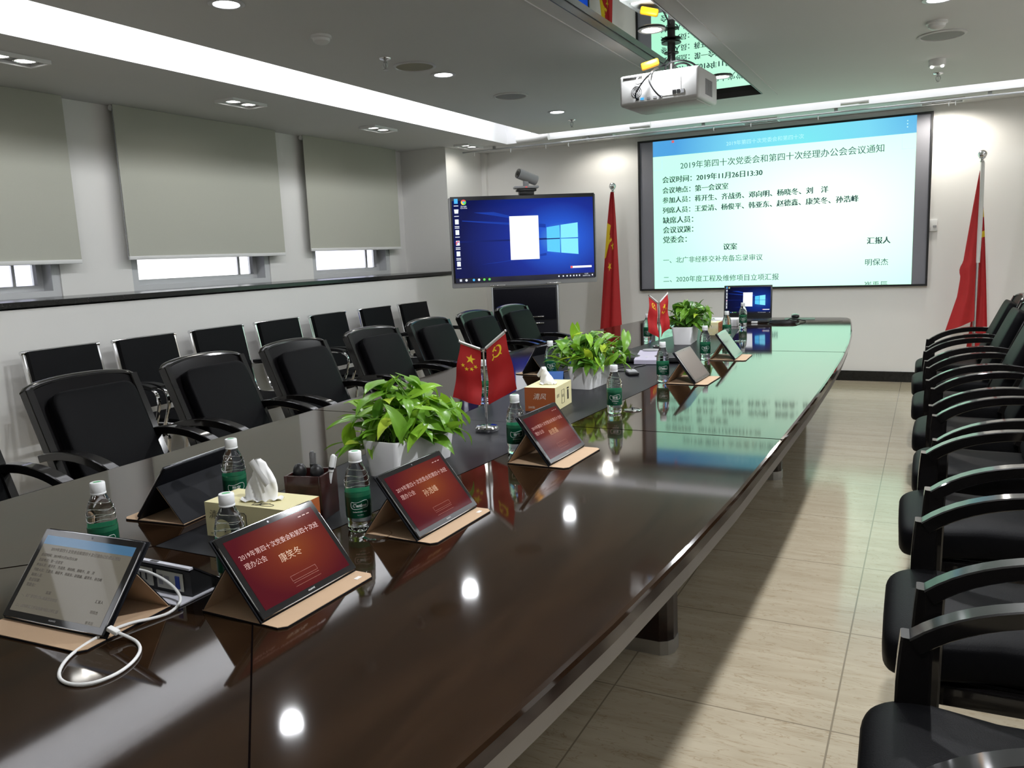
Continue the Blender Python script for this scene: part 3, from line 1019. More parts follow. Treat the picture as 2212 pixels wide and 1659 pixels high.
# ------------------------------------------------------------------ projector on its pole
t = thing('projector', 'white projector hanging from a dark pole under the ceiling mirror', 'projector', (-1.47, 5.12, 2.22), -0.05)
b = MB()
M_PROJ = mat('white_projector_shell', (0.70, 0.70, 0.69), 0.45, var=0.02)
b.rbox((0, 0, 0.113), (0.50, 0.38, 0.182), M_PROJ, 0.02, 3)
b.rbox((0, 0.02, 0.035), (0.44, 0.30, 0.04), M_PROJ, 0.012, 2)
b.rbox((0.0, 0.03, 0.205), (0.40, 0.28, 0.02), M_PROJ, 0.008)
pb = b.build('body', t)
b = MB()
for k in range(14):
    b.box((-0.215 + 0.0085 * k, -0.1915, 0.182), (0.0045, 0.003, 0.014), M_DARK)
b.build('rear_vent', pb)
b = MB()
for k in range(6):
    b.box((0.2515, -0.06 + 0.024 * k, 0.10), (0.003, 0.014, 0.09), M_GREYPL)
b.build('side_vent', pb)
b = MB()
for r_ in (0.012, 0.022, 0.032):
    b.tube([(-0.135 + r_ * math.cos(a * PI / 8), -0.1912, 0.10 + r_ * math.sin(a * PI / 8)) for a in range(16)], 0.0018, M_GREYPL, 5, closed=True)
b.build('speaker_grille', pb)
b = MB()
b.box((0.08, -0.1905, 0.105), (0.12, 0.003, 0.10), M_WHITEPL)
for x, m_ in ((-0.13, M_DARK), (-0.10, M_IBLU), (-0.06, M_GREYPL), (-0.02, M_GREYPL), (0.015, M_GREYPL), (0.10, M_DARK), (0.125, M_DARK), (0.15, M_GREYPL)):
    b.box((x, -0.1925, 0.055 if x < 0.05 else 0.07), (0.02, 0.006, 0.012 if x < 0.05 else 0.022), m_)
b.build('socket_panel', pb)
b = MB()
b.cyl((0.13, 0.19, 0.10), (0.13, 0.215, 0.10), 0.045, M_BLACKPL, 24)
b.cyl((0.13, 0.215, 0.10), (0.13, 0.219, 0.10), 0.036, M_GLOSSBLK, 24)
b.build('lens', t)
b = MB()
b.cyl((0, 0.06, 0.18), (0, 0.06, 0.417), 0.018, M_STEEL, 16)
b.cyl((0, 0.06, 0.30), (0, 0.06, 0.424), 0.024, M_BLACKPL, 16)
for k in range(4):
    a = k * PI / 2 + 0.4
    b.rbox((0.05 * math.cos(a), 0.06 + 0.05 * math.sin(a), 0.20), (0.10, 0.016, 0.02), M_BLACKPL, 0.003)
b.lathe([(0.06, 0.405), (0.06, 0.412), (0.03, 0.416)], M_BLACKPL, 24, X=T(0, 0.06, 0))
b.lathe([(0.045, 0.345), (0.045, 0.351)], M_BLACKPL, 24, X=T(0, 0.06, 0))
b.build('pole', t)
b = MB()
b.tube([(-0.02, 0.0, 0.230), (0.0, -0.05, 0.265), (0.09, -0.06, 0.275), (0.16, -0.02, 0.255), (0.17, 0.04, 0.230)], 0.006, M_BLACKPL, 8, smooth=2)
b.tube([(0.02, 0.02, 0.230), (0.05, -0.04, 0.255), (0.12, -0.04, 0.260), (0.15, 0.03, 0.230)], 0.006, M_BLACKPL, 8, smooth=2)
b.tube([(-0.13, -0.195, 0.055), (-0.135, -0.235, 0.07), (-0.09, -0.24, 0.13), (-0.03, -0.22, 0.20), (-0.015, -0.05, 0.26), (0.0, 0.04, 0.33)], 0.0045, M_BLACKPL, 8, smooth=2)
b.tube([(0.015, -0.195, 0.055), (0.01, -0.225, 0.06), (-0.02, -0.235, 0.10), (-0.05, -0.23, 0.16), (-0.03, -0.18, 0.22), (-0.01, 0.0, 0.27)], 0.0045, M_BLACKPL, 8, smooth=2)
b.tube([(-0.03, -0.20, 0.20), (-0.07, -0.235, 0.15), (-0.11, -0.235, 0.13), (-0.13, -0.225, 0.15), (-0.12, -0.205, 0.18)], 0.004, M_WHITEPL, 8, smooth=2)
b.build('cables', t)
M_ORANGE = mat('yellow_orange_plastic', (0.85, 0.38, 0.01), 0.4, var=0.05)
MB().rbox((0, 0, 0), (0.11, 0.05, 0.04), M_ORANGE, 0.010, X=T(-0.085, -0.09, 0.268) @ RZ(0.35) @ RY(-0.25)).build('socket_strip', t)

# ------------------------------------------------------------------ the meeting table
ZT = 0.75
RIGHT = [(-0.75, -0.55), (-0.66, -0.3), (-0.585, 0.1), (-0.535, 0.5), (-0.503, 0.8), (-0.481, 1.0), (-0.458, 1.24), (-0.431, 1.66), (-0.414, 2.06), (-0.402, 2.75),
         (-0.394, 3.41), (-0.396, 4.17), (-0.405, 4.78), (-0.428, 5.45), (-0.468, 6.16), (-0.515, 6.75), (-0.555, 7.15), (-0.585, 7.25), (-0.64, 7.285)]
LEFT = [(-2.16, 7.285), (-2.23, 7.24), (-2.27, 7.1), (-2.38, 6.2), (-2.44, 5.3), (-2.45, 4.6), (-2.43, 3.9), (-2.40, 3.4), (-2.37, 2.75), (-2.345, 1.9),
        (-2.33, 1.3), (-2.29, 0.5), (-2.24, -0.1), (-2.15, -0.55)]
OUT = RIGHT + [(-1.4, 7.30)] + LEFT


def inset(poly, d):
    n = len(poly)
    out = []
    for i in range(n):
        p0, p1, p2 = Vector(poly[i - 1]), Vector(poly[i]), Vector(poly[(i + 1) % n])
        e1, e2 = (p1 - p0).normalized(), (p2 - p1).normalized()
        nn = Vector((-(e1.y + e2.y), e1.x + e2.x))
        nn.normalize()
        out.append((p1.x + nn.x * d, p1.y + nn.y * d))
    return out


tb = thing('meeting_table', 'long boat shaped dark wood meeting table with a dark grey centre strip', 'table', (-1.42, 3.4, 0))
X0 = T(1.42, -3.4, 0)
b = MB()
n = len(OUT)
rings = [(inset(OUT, 0.010), ZT - 0.042), (OUT, ZT - 0.034), (OUT, ZT - 0.010), (inset(OUT, 0.003), ZT - 0.003), (inset(OUT, 0.010), ZT)]
vs, fs = [], []
for poly, z in rings:
    vs += [(x, y, z) for x, y in poly]
for j in range(len(rings) - 1):
    for i in range(n):
        a, c_ = j * n + i, j * n + (i + 1) % n
        fs.append((a, c_, c_ + n, a + n))
b.add(vs, fs[:2 * n], M_TABLE_EDGE, X0)
b.add(vs, fs[2 * n:], M_TABLE, X0)
b.add(vs[4 * n:], [list(range(n))], M_TABLE, X0)      # the flat top has its own corners, so it stays optically flat
b.build('tabletop', tb, angle=40)
b = MB()
b.prism(inset(OUT, 0.012), ZT - 0.080, ZT - 0.042, M_APRON, X0)
b.build('apron', tb, smooth=False)
STRIP_R = [(-1.262, 1.212), (-1.222, 1.75), (-1.195, 2.1), (-1.165, 2.73), (-1.125, 3.53), (-1.12, 4.2), (-1.135, 4.9), (-1.18, 5.6), (-1.27, 6.25)]
STRIP = STRIP_R + [(-2.83 - x, y) for x, y in reversed(STRIP_R)]
MB().prism(STRIP, ZT - 0.002, ZT + 0.0006, M_INLAY, X0).build('inlay_strip', tb, smooth=False)
b = MB()


def seam(p, q, w_=0.0028):
    p, q = Vector(p), Vector(q)
    d = (q - p).normalized()
    s_ = Vector((-d.y, d.x)) * w_ / 2
    b.prism([tuple(p - s_), tuple(q - s_), tuple(q + s_), tuple(p + s_)], ZT - 0.001, ZT + 0.0004 + 0.0003 * (abs(p.x + 1.42) < 0.32), M_SEAM, X0)


seam((-1.165, 2.685), (-0.402, 2.69))
seam((-1.668, 2.685), (-2.367, 2.69))
seam((-1.137, 4.975), (-0.412, 4.975))
seam((-1.695, 4.975), (-2.445, 4.975))
seam((-1.262, 1.212), (-0.50, 0.42))
seam((-1.568, 1.212), (-2.29, 0.45))
seam((-1.27, 6.25), (-0.60, 6.95))
seam((-1.56, 6.25), (-2.25, 6.95))
for i in range(len(STRIP)):
    seam(STRIP[i], STRIP[(i + 1) % len(STRIP)], 0.002)
seam((-1.665, 2.685), (-1.167, 2.685), 0.002)
seam((-1.695, 4.975), (-1.137, 4.975), 0.002)
b.build('seams', tb, smooth=False)
for y in (0.25, 2.58, 4.87, 6.6):
    hw = 0.68 if 2 < y < 5 else 0.6
    for s in (-1, 1):
        c_ = MB()
        poly = [(0.36, -0.05), (0.385, -0.035), (0.40, -0.01), (0.40, 0.04), (0.385, 0.06), (0.0, 0.06), (0.0, -0.05)]
        poly = [(s * (px_ + hw - 0.40), y - 3.4 + py_) for px_, py_ in poly]
        if s < 0:
            poly = poly[::-1]
        c_.prism(poly, 0.05, ZT - 0.081, M_LEG, T(0.0, 0, 0))
        lg = c_.build('leg', tb, smooth=False)
        c_ = MB()
        c_.prism([(px_ * 1.004, py_) for px_, py_ in poly], 0.0, 0.05, M_STEEL)
        c_.build('steel_foot', lg, smooth=False)
        lg['label'] = 'dark wooden panel leg with a steel foot'
MB().rbox((0, 0, 0.40), (0.30, 5.6, 0.06), M_LEG, 0.004).build('stretcher', tb)

# round metal cable lids in the table top
for x, y, lab in [(-1.115, 1.455, 'round metal cable lid under the back edge of the second red tablet'),
                  (-1.03, 3.03, 'round metal cable lid with a tiny knob beside the middle water bottle'),
                  (-1.10, 5.46, 'round metal cable lid in front of the farthest water bottle')]:
    t = thing('cable_lid', lab, 'cable lid', (x, y, ZT), 0, 'round cable lids in the table')
    MB().lathe([(0.036, 0.0), (0.0365, 0.003), (0.031, 0.0045), (0.028, 0.0025)], M_CHROME, 32, cap=False).build('ring', t)
    b = MB()
    b.lathe([(0.0285, 0.002), (0.02, 0.003), (0.001, 0.0032)], M_STEEL, 32, cap=False)
    if y > 1.5:
        b.lathe([(0.003, 0.003), (0.003, 0.008), (0.007, 0.011), (0.001, 0.014)], M_BLACKPL, 12, cap=False)
    b.build('lid', t)

# ------------------------------------------------------------------ armchairs round the table


def bezier(p0, p1, p2, p3, n=12):
    p0, p1, p2, p3 = map(Vector, (p0, p1, p2, p3))
    return [p0 * (1 - t_) ** 3 + p1 * 3 * t_ * (1 - t_) ** 2 + p2 * 3 * t_ ** 2 * (1 - t_) + p3 * t_ ** 3 for t_ in [i / n for i in range(n + 1)]]


RECT = [(-0.5, -0.42), (-0.42, -0.5), (0.42, -0.5), (0.5, -0.42), (0.5, 0.42), (0.42, 0.5), (-0.42, 0.5), (-0.5, 0.42)]


def rect(a, c_):
    return [(x * a, y * c_) for x, y in RECT]


def lean(s_, off=0.0):
    """Point on the tilted back, s_ metres up from the seat, off metres in front of the board."""
    th = math.radians(23.5)
    return Vector((-0.185 - s_ * math.sin(th) + off * math.cos(th), 0, 0.44 + s_ * math.cos(th) + off * math.sin(th)))


def make_armchair(label, group):
    t = thing('armchair', label, 'chair', (0, 0, 0), 0, group)
    # seat cushion, rolled over at the front

    def sfn(p):
        q = p.copy()
        f = max(0.0, (p.x - 0.13) / 0.12)
        q.z -= 0.022 * f * f
        q.z += 0.010 * math.cos(min(1, abs(p.y) / 0.25) * PI / 2)
        if p.x < 0.11:
            q.y *= 0.86
        return q
    b = MB()
    b.superbox((0.01, 0, 0.425), (0.48, 0.50, 0.105), M_LEATHER, 0.30, 40, 18, fn=sfn)
    st = b.build('seat', t, angle=60)
    b = MB()
    b.rbox((-0.03, 0, 0.358), (0.38, 0.40, 0.035), M_LACQ, 0.006)
    b.build('seat_frame', t)
    # back board with arched top
    b = MB()
    hw = 0.245
    outl = [(-hw + 0.02, 0.0), (hw - 0.02, 0.0), (hw, 0.10), (hw, 0.52)]
    outl += [(hw * math.cos(a), 0.52 + 0.048 * math.sin(a)) for a in [PI * k / 14 for k in range(1, 14)]] + [(-hw, 0.52), (-hw, 0.10)]
    k = len(outl)
    vs = []
    for off in (-0.014, 0.014):
        for y, s_ in outl:
            p = lean(s_, off - 0.02 * (1 - (y / hw) ** 2))
            vs.append((p.x, y, p.z))
    # fan with centre line to keep the curve
    fs = [list(range(k))[::-1], list(range(k, 2 * k))]
    for i in range(k):
        j = (i + 1) % k
        fs.append((i, j, k + j, k + i))
    b.add(vs, fs, M_BOARD)
    bd = b.build('back_board', t)
    b = MB()
    arch = []
    for i in range(25):
        y = -hw + 2 * hw * i / 24
        s_ = 0.52 + 0.048 * math.sqrt(max(0, 1 - (y / hw) ** 2 * 0.998))
        p = lean(s_, -0.02 * (1 - (y / hw) ** 2))
        arch.append((p.x, y, p.z))
    b.sweep(arch, [(0.024 * math.cos(2 * PI * i / 10), 0.013 * math.sin(2 * PI * i / 10)) for i in range(10)], M_LACQ)
    for s in (-1, 1):
        path = [lean(q) + Vector((0, s * (hw - 0.008), 0)) for q in (0.0, 0.1, 0.3, 0.53)]
        b.sweep(path, rect(0.034, 0.046), M_LACQ, side=(0, 1, 0))
    b.build('back_frame', t)
    th = math.radians(23.5)
    b = MB()

    def bfn(p):
        q = p.copy()
        q.x += 0.012 * math.cos(min(1, abs(p.y) / 0.19) * PI / 2) * math.cos(min(1, abs(p.z) / 0.23) * PI / 2)
        return q
    base = lean(0.265, 0.038)
    b.superbox((0, 0, 0), (0.062, 0.385, 0.455), M_LEATHER, 0.22, 36, 20, X=T(*base) @ RY(-th), fn=bfn)
    b.build('backrest', t, angle=60)
    for s in (-1, 1):
        y = s * 0.243
        b = MB()
        path = bezier((-0.335, y, 0.665), (-0.19, y, 0.705), (0.03, y, 0.700), (0.155, y, 0.592), 16)
        b.sweep(path, rect(0.048, 0.034), M_LACQ, side=(0, 1, 0), scale=[0.9 + 0.2 * i / 16 for i in range(17)])
        b.build('armrest', t)
        b = MB()
        path = bezier((0.152, y, 0.607), (0.163, y, 0.46), (0.150, y, 0.25), (0.165, y, 0.0), 10)
        b.sweep(path, rect(0.046, 0.058), M_LACQ, side=(0, 1, 0), scale=[1, 1.05, 1.1, 1.1, 1.08, 1.05, 1, .95, .9, .85, .8])
        b.build('leg', t)
        b = MB()
        path = bezier(tuple(lean(0.06) + Vector((0, s * 0.225, 0))), (-0.20, s * 0.225, 0.33), (-0.25, s * 0.228, 0.2), (-0.345, s * 0.23, 0.0), 8)
        b.sweep(path, rect(0.036, 0.05), M_LACQ, side=(0, 1, 0))
        b.build('leg', t)
        b = MB()
        b.rbox((-0.05, s * 0.215, 0.345), (0.40, 0.022, 0.05), M_LACQ, 0.004)
        b.build('side_rail', t)
    return t


proto = make_armchair('black armchair at the table nearest the camera on the window side, half out of view', 'black armchairs round the table')
LCH = [(1.50, 0.02), (2.17, 0.0), (2.83, 0.03), (3.46, 0.0), (4.16, -0.04), (4.83, -0.02), (5.50, 0.0), (6.13, -0.03)]
LLAB = [None, 'black armchair on the window side, right behind the dark tablet back', 'black armchair on the window side, behind the pen holder',
        'black armchair on the window side, behind the nearest planter', 'black armchair on the window side, behind the nearer pair of small flags',
        'black armchair on the window side, third from the standing display', 'black armchair on the window side, second from the standing display',
        'black armchair on the window side, right before the display cabinet']
for i, (y, a) in enumerate(LCH):
    x = -2.745 + (0.0 if i < 5 else 0.0)
    if i == 0:
        proto.location = (x, y, 0)
        proto.rotation_euler = (0, 0, a)
    else:
        dup(proto, (x, y, 0), a, LLAB[i])
RCH = [(6.72, 0.180, 0.0), (5.97, 0.170, 0.02), (5.18, 0.185, 0.0), (4.42, 0.205, -0.02), (3.70, 0.215, 0.0), (3.00, 0.185, 0.03), (2.19, 0.175, 0.02), (1.45, 0.165, 0.04)]
RLAB = ['black armchair opposite the windows at the far end, next to the standing flag', 'black armchair opposite the windows, second from the far end of its row',
        'black armchair opposite the windows, third from the far end of its row', 'black armchair opposite the windows, fourth from the far end of its row',
        'black armchair opposite the windows, fourth from the near end of its row', 'black armchair opposite the windows, third from the near end of its row',
        'black armchair opposite the windows, second from the near end of its row', 'black armchair opposite the windows nearest the camera, cut off by the picture corner']
for (y, x, a), l in zip(RCH, RLAB):
    dup(proto, (x, y, 0), PI + a, l)


# ------------------------------------------------------------------ visitor chairs along the window wall
def make_visitor(label, group):
    t = thing('visitor_chair', label, 'chair', (0, 0, 0), 0, group)
    hw = 0.235
    bk = [(-0.315, 0.945), (-0.285, 0.80), (-0.250, 0.62), (-0.225, 0.50), (-0.185, 0.44), (-0.12, 0.425), (0.10, 0.435), (0.20, 0.430), (0.245, 0.40)]
    # continuous padded sling
    b = MB()
    pts = [Vector((x, 0, z)) for x, z in bk]
    pb_ = chaikin(chaikin(pts[:4]))
    b.sweep([p + Vector((0.012, 0, 0.0)) for p in pb_], rect(2 * hw - 0.04, 0.042), M_LEATHER2, side=(0, 1, 0))
    b.build('backrest', t, angle=50)
    ps_ = chaikin(chaikin(pts[4:]))
    b = MB()
    b.sweep([p + Vector((0.0, 0, 0.012)) for p in ps_], rect(2 * hw - 0.04, 0.042), M_LEATHER2, side=(0, 1, 0))
    b.build('seat', t, angle=50)
    for s in (-1, 1):
        y = s * hw
        b = MB()
        path = [Vector((x, y, z)) for x, z in bk] + [Vector((0.235, y, 0.34)), Vector((0.20, y, 0.12)), Vector((0.19, y, 0.03)), Vector((0.14, y, 0.013)), Vector((-0.24, y, 0.013))]
        b.tube(path, 0.012, M_CHROME, 10, smooth=2)
        b.build('side_frame', t)
        b = MB()
        y2 = s * (hw + 0.028)
        b.tube([(-0.262, y2, 0.655), (-0.10, y2, 0.668), (0.06, y2, 0.672), (0.135, y2, 0.655), (0.160, y2, 0.600), (0.140, y2, 0.520), (0.100, y2, 0.435)], 0.011, M_CHROME, 10, smooth=2)
        ar = b.build('arm_loop', t)
        b = MB()
        b.sweep(chaikin(chaikin([Vector(p) for p in [(-0.235, y2, 0.673), (-0.08, y2, 0.685), (0.05, y2, 0.688), (0.125, y2, 0.672)]])), rect(0.044, 0.022), M_BLACKPL, side=(0, 1, 0))
        b.build('arm_pad', ar)
    for x, z in ((-0.312, 0.94), (-0.12, 0.405), (0.12, 0.412), (-0.24, 0.013)):
        b = MB()
        b.cyl((x, -hw - 0.012, z), (x, hw + 0.012, z), 0.0125, M_CHROME, 12)
        b.build('cross_bar', t)
    return t


VCH = [3.05, 3.64, 4.24, 4.86, 5.48, 6.14, 6.76]
VLAB = ['chrome framed black visitor chair against the window wall, nearest the camera', 'chrome framed black visitor chair against the window wall, second from the near end',
        'chrome framed black visitor chair against the window wall, third from the near end', 'chrome framed black visitor chair against the window wall, in the middle of its row',
        'chrome framed black visitor chair against the window wall, third from the far end', 'chrome framed black visitor chair against the window wall, second from the far end',
        'chrome framed black visitor chair against the window wall, at the far end of its row']
vp = make_visitor(VLAB[0], 'chrome framed chairs along the window wall')
for i, y in enumerate(VCH):
    x = -4.255
    a = [0.0, 0.02, -0.02, 0.0, 0.03, 0.0, -0.02][i]
    if i == 0:
        vp.location = (x, y, 0)
    else:
        dup(vp, (x, y, 0), a, VLAB[i])

# ------------------------------------------------------------------ tablets in folding covers
M_TAN = mat('tan_cover_lining', (0.50, 0.345, 0.22), 0.75, var=0.05, vscale=20, bump=0.15, bscale=700)
M_COVER = mat('black_cover_outside', (0.008, 0.0085, 0.011), 0.55, var=0.15, bump=0.2, bscale=700, spec=0.12)
M_GLASSBLK = mat('black_tablet_glass', (0.006, 0.006, 0.007), 0.05, coat=0.5, var=0.05)
M_TABBODY = mat('dark_tablet_metal', (0.05, 0.05, 0.055), 0.25, 0.9, var=0.05)
M_TABRIM = mat('bright_tablet_rim', (0.55, 0.55, 0.57), 0.15, 1.0, var=0.03)
M_ROSE = screen_mat('red_welcome_page', [(0.0, (0.24, 0.052, 0.012)), (0.45, (0.165, 0.022, 0.011)), (1.0, (0.085, 0.004, 0.010))],
                    (0.02, 0.085, 0), (7.5, 10.5, 0), 0.8, 0.06)
M_ROSET = mat('pale_pink_letters', (0.02, 0.01, 0.01), 0.3, emit=1.0, emit_col=(0.33, 0.15, 0.12), var=0.001)
M_NAMET = mat('pale_gold_letters', (0.02, 0.01, 0.01), 0.3, emit=1.0, emit_col=(0.36, 0.18, 0.07), var=0.001)
M_ROSEL = mat('faint_red_lines', (0.02, 0.01, 0.01), 0.3, emit=1.0, emit_col=(0.20, 0.042, 0.018), var=0.001)
M_DOC = mat('dim_document_page', (0.01, 0.01, 0.01), 0.03, spec=0.3, emit=1.0, emit_col=(0.105, 0.095, 0.074), var=0.001)
M_DOCH = mat('dim_document_header', (0.02, 0.02, 0.02), 0.08, emit=1.0, emit_col=(0.035, 0.105, 0.19), var=0.001)
M_DOCT = mat('document_letters', (0.02, 0.02, 0.02), 0.4, emit=1.0, emit_col=(0.018, 0.014, 0.012), var=0.001)
M_DOCL = mat('document_letters_pale', (0.02, 0.02, 0.02), 0.4, emit=1.0, emit_col=(0.055, 0.048, 0.042), var=0.001)
M_OFF = mat('off_tablet_reflection_glow', (0.02, 0.018, 0.018), 0.06, emit=1.0, emit_col=(0.085, 0.068, 0.060), var=0.001)  # screens are off; the wall's reflection is painted in as a faint brown-grey glow
M_LOGOT = mat('silver_print', (0.5, 0.5, 0.5), 0.3, 0.5, var=0.02)
M_STICK = mat('white_sticker', (0.75, 0.72, 0.68), 0.6, var=0.05)


def make_tablet(label, x, y, yaw, tilt, flap, back, kind, name_text=None, sticker=False):
    t = thing('tablet', label, 'tablet', (x, y, ZT), yaw, 'tablets in folding covers on the table')
    W, H, D = 0.2587, 0.1718, 0.0073
    cw, ch = 0.264, 0.178
    zb = 0.0065
    # base sheet of the cover: tan above, black below
    b = MB()
    y0, y1 = -flap, back
    r_ = 0.012
    outl = [(-cw / 2 + r_, y0), (cw / 2 - r_, y0), (cw / 2, y0 + r_), (cw / 2, y1), (-cw / 2, y1), (-cw / 2, y0 + r_)]
    b.prism(outl, 0.0005, 0.0030, M_COVER)
    b.prism([(px_ * 0.994, py_ + 0.0008) for px_, py_ in outl], 0.0031, 0.0042, M_TAN)
    if sticker:
        b.box((cw / 2 - 0.03, -flap + 0.022, 0.0045), (0.016, 0.009, 0.0004), M_STICK)
    b.build('base_flap', t, smooth=False)
    # slanted unit
    S = T(0, 0, zb) @ RX(tilt)           # local x right, y up the screen, z out of the screen (towards the viewer)
    b = MB()
    b.rbox((0, ch / 2, -0.006), (cw, ch, 0.005), M_COVER, 0.0022, X=S)
    b.build('cover_back', t)
    b = MB()
    b.rbox((0, ch / 2, 0.0), (W, H, D), M_TABBODY, 0.0034, 3, X=S)
    # bright chamfer round the front
    z = D / 2 - 0.0012
    x_, ya, yb = W / 2 - 0.001, ch / 2 - H / 2 + 0.001, ch / 2 + H / 2 - 0.001
    b.tube([Vector(p) for p in [(-x_ + .008, ya, z), (x_ - .008, ya, z), (x_, ya + .008, z), (x_, yb - .008, z), (x_ - .008, yb, z), (-x_ + .008, yb, z), (-x_, yb - .008, z), (-x_, ya + .008, z)]],
           0.0013, M_TABRIM, 6, closed=True, X=S, smooth=2)
    body = b.build('tablet_body', t)
    b = MB()
    b.rbox((0, ch / 2, D / 2), (W - 0.003, H - 0.003, 0.0008), M_GLASSBLK, 0.0003, X=S)
    zt_ = D / 2 + 0.0006
    write(b, 'HUAWEI', M_LOGOT, S @ T(0, ch / 2 - H / 2 + 0.0065, zt_), height=0.0045, center=True)
    disc_vs = [(0.002 * math.cos(a * PI / 6), ch / 2 + H / 2 - 0.0075 + 0.002 * math.sin(a * PI / 6), zt_) for a in range(12)]
    b.add(disc_vs, [list(range(12))], M_TABBODY, S)
    b.build('glass', t, smooth=False)
    # lit picture (a painted reflection on the off screens), in screen coordinates with its own origin at the lower middle
    sw, sh = 0.2325, 0.1455
    b = MB()
    z1 = 0.0001
    if kind == 'rose':
        b.quad((-sw / 2, 0, 0), (sw / 2, 0, 0), (sw / 2, sh, 0), (-sw / 2, sh, 0), M_ROSE)
        write(b, '2019年第四十次党委会和第四十次经', M_ROSET, T(-0.104, 0.1015, z1), width=0.209)
        write(b, '理办公会', M_ROSET, T(-0.104, 0.082, z1), width=0.054)
        write(b, name_text, M_NAMET, T(0.003, 0.0665, z1), width=0.057, center=True)
        for (xa, ya, xb, yb) in [(-0.028, 0.034, 0.04, 0.034), (-0.028, 0.024, 0.04, 0.024), (-0.028, 0.024, -0.028, 0.034), (0.04, 0.024, 0.04, 0.034),
                                 (-0.028, 0.012, 0.04, 0.012), (-0.028, 0.020, 0.04, 0.020)]:
            b.box(((xa + xb) / 2, (ya + yb) / 2, z1), (abs(xb - xa) + 0.0005, abs(yb - ya) + 0.0005, 0.0001), M_ROSEL)
        for k in range(3):
            b.box((0.075 + 0.012 * k, 0.135, z1), (0.008, 0.002, 0.0001), M_ROSEL)
    elif kind == 'doc':
        b.quad((-sw / 2, 0, 0), (sw / 2, 0, 0), (sw / 2, sh, 0), (-sw / 2, sh, 0), M_DOC)
        b.quad((-sw / 2, sh - 0.017, z1), (sw / 2, sh - 0.017, z1), (sw / 2, sh, z1), (-sw / 2, sh, z1), M_DOCH)
        kx = sw / 2.51
        for s_, x_, z_, w_, m_, bo in LINES:
            write(b, s_, M_DOCT if m_ is M_PTEXT else M_DOCL, T((x_ + 1.403) * kx, (z_ - 0.946) * kx + 0.002, 2 * z1), width=w_ * kx)
            write(b, s_, M_DOCT if m_ is M_PTEXT else M_DOCL, T((x_ + 1.403) * kx + 0.00025, (z_ - 0.946) * kx + 0.002, 2.2 * z1), width=w_ * kx)
        write(b, '崔禹辰', M_DOCL, T((-0.558 + 1.403) * kx, 0.001, 2 * z1), width=0.205 * kx, clip_y=0.0)
    else:
        b.quad((-sw / 2, 0, 0), (sw / 2, 0, 0), (sw / 2, sh, 0), (-sw / 2, sh, 0), M_OFF)
    so = b.build('screen', body, smooth=False)
    so.matrix_local = S @ T(0, ch / 2 - sh / 2, D / 2 + 0.0007)
    # stand: the back half of the cover, from the rear fold up to the tablet's back
    q = 0.118
    P = Vector((0, q * math.cos(tilt) + 0.009 * math.sin(tilt), zb + q * math.sin(tilt) - 0.009 * math.cos(tilt)))
    A = Vector((0, back - 0.002, 0.004))
    d = (P - A)
    n_ = Vector((0, -d.z, d.y)).normalized()
    if n_.y < 0:
        n_ = -n_
    b = MB()
    for off0, off1, m_ in ((0.0, 0.0022, M_COVER), (-0.001, -0.0001, M_TAN)):
        vs = []
        for o_ in (off0, off1):
            for sx in (-1, 1):
                vs += [A + n_ * o_ + Vector((sx * cw / 2 * 0.995, 0, 0)), P + n_ * o_ + Vector((sx * cw / 2 * 0.995, 0, 0))]
        b.add(vs, [(0, 1, 3, 2), (4, 6, 7, 5), (0, 4, 5, 1), (2, 3, 7, 6), (0, 2, 6, 4), (1, 5, 7, 3)], m_)
    b.build('stand_panel', t, smooth=False)
    return t


make_tablet('tablet showing a grey document page, white cable plugged into its side', -1.374, 0.831, 0.061, 0.872, 0.046, 0.147, 'doc')
make_tablet('tablet with red page in front of the yellow tissue box, nearest of the red ones', -1.023, 1.124, 1.553, 0.887, 0.046, 0.152, 'rose', '康笑冬', True)
make_tablet('tablet with red page in front of the nearest planter', -0.995, 1.579, 1.553, 0.893, 0.042, 0.152, 'rose', '孙浩峰', True)
make_tablet('tablet with red page beside the orange ended tissue box, farthest of the red ones', -0.978, 2.260, 1.547, 0.921, 0.055, 0.145, 'rose', '赵德鑫')
make_tablet('brownish grey tablet between the middle bottle and the mint reflecting tablet', -0.939, 3.801, 1.556, 0.952, 0.053, 0.142, 'off')
make_tablet('farthest tablet, standing before the far bottles and mirroring the bright screen', -0.941, 4.637, 1.617, 0.945, 0.056, 0.142, 'off')
make_tablet('tablet turned to the window side, its black back seen behind a bottle', -1.788, 1.457, -1.465, 0.915, 0.046, 0.153, 'off')
make_tablet('tablet turned to the window side, its bluish back seen beside the middle planter', -1.875, 3.93, -1.75, 0.978, 0.050, 0.154, 'off')

# ------------------------------------------------------------------ water bottles
M_WATER = mat('clear_water_bottle', (0.97, 0.99, 0.98), 0.02, trans=1.0, ior=1.33, var=0.002)
M_LABEL = mat('dark_green_label', (0.005, 0.095, 0.045), 0.3, coat=0.4, var=0.06, vscale=60)
M_LABEL2 = mat('green_label_edge', (0.03, 0.20, 0.10), 0.3, coat=0.4, var=0.05)


def see_through_film(m, col, amount):
    nt = m.node_tree
    tr = nt.nodes.new('ShaderNodeBsdfTranslucent')
    tr.inputs['Color'].default_value = (*col, 1)
    mx = nt.nodes.new('ShaderNodeMixShader')
    mx.inputs[0].default_value = amount
    out = nt.nodes['Material Output']
    nt.links.new(nt.nodes['Principled BSDF'].outputs[0], mx.inputs[1])
    nt.links.new(tr.outputs[0], mx.inputs[2])
    nt.links.new(mx.outputs[0], out.inputs['Surface'])


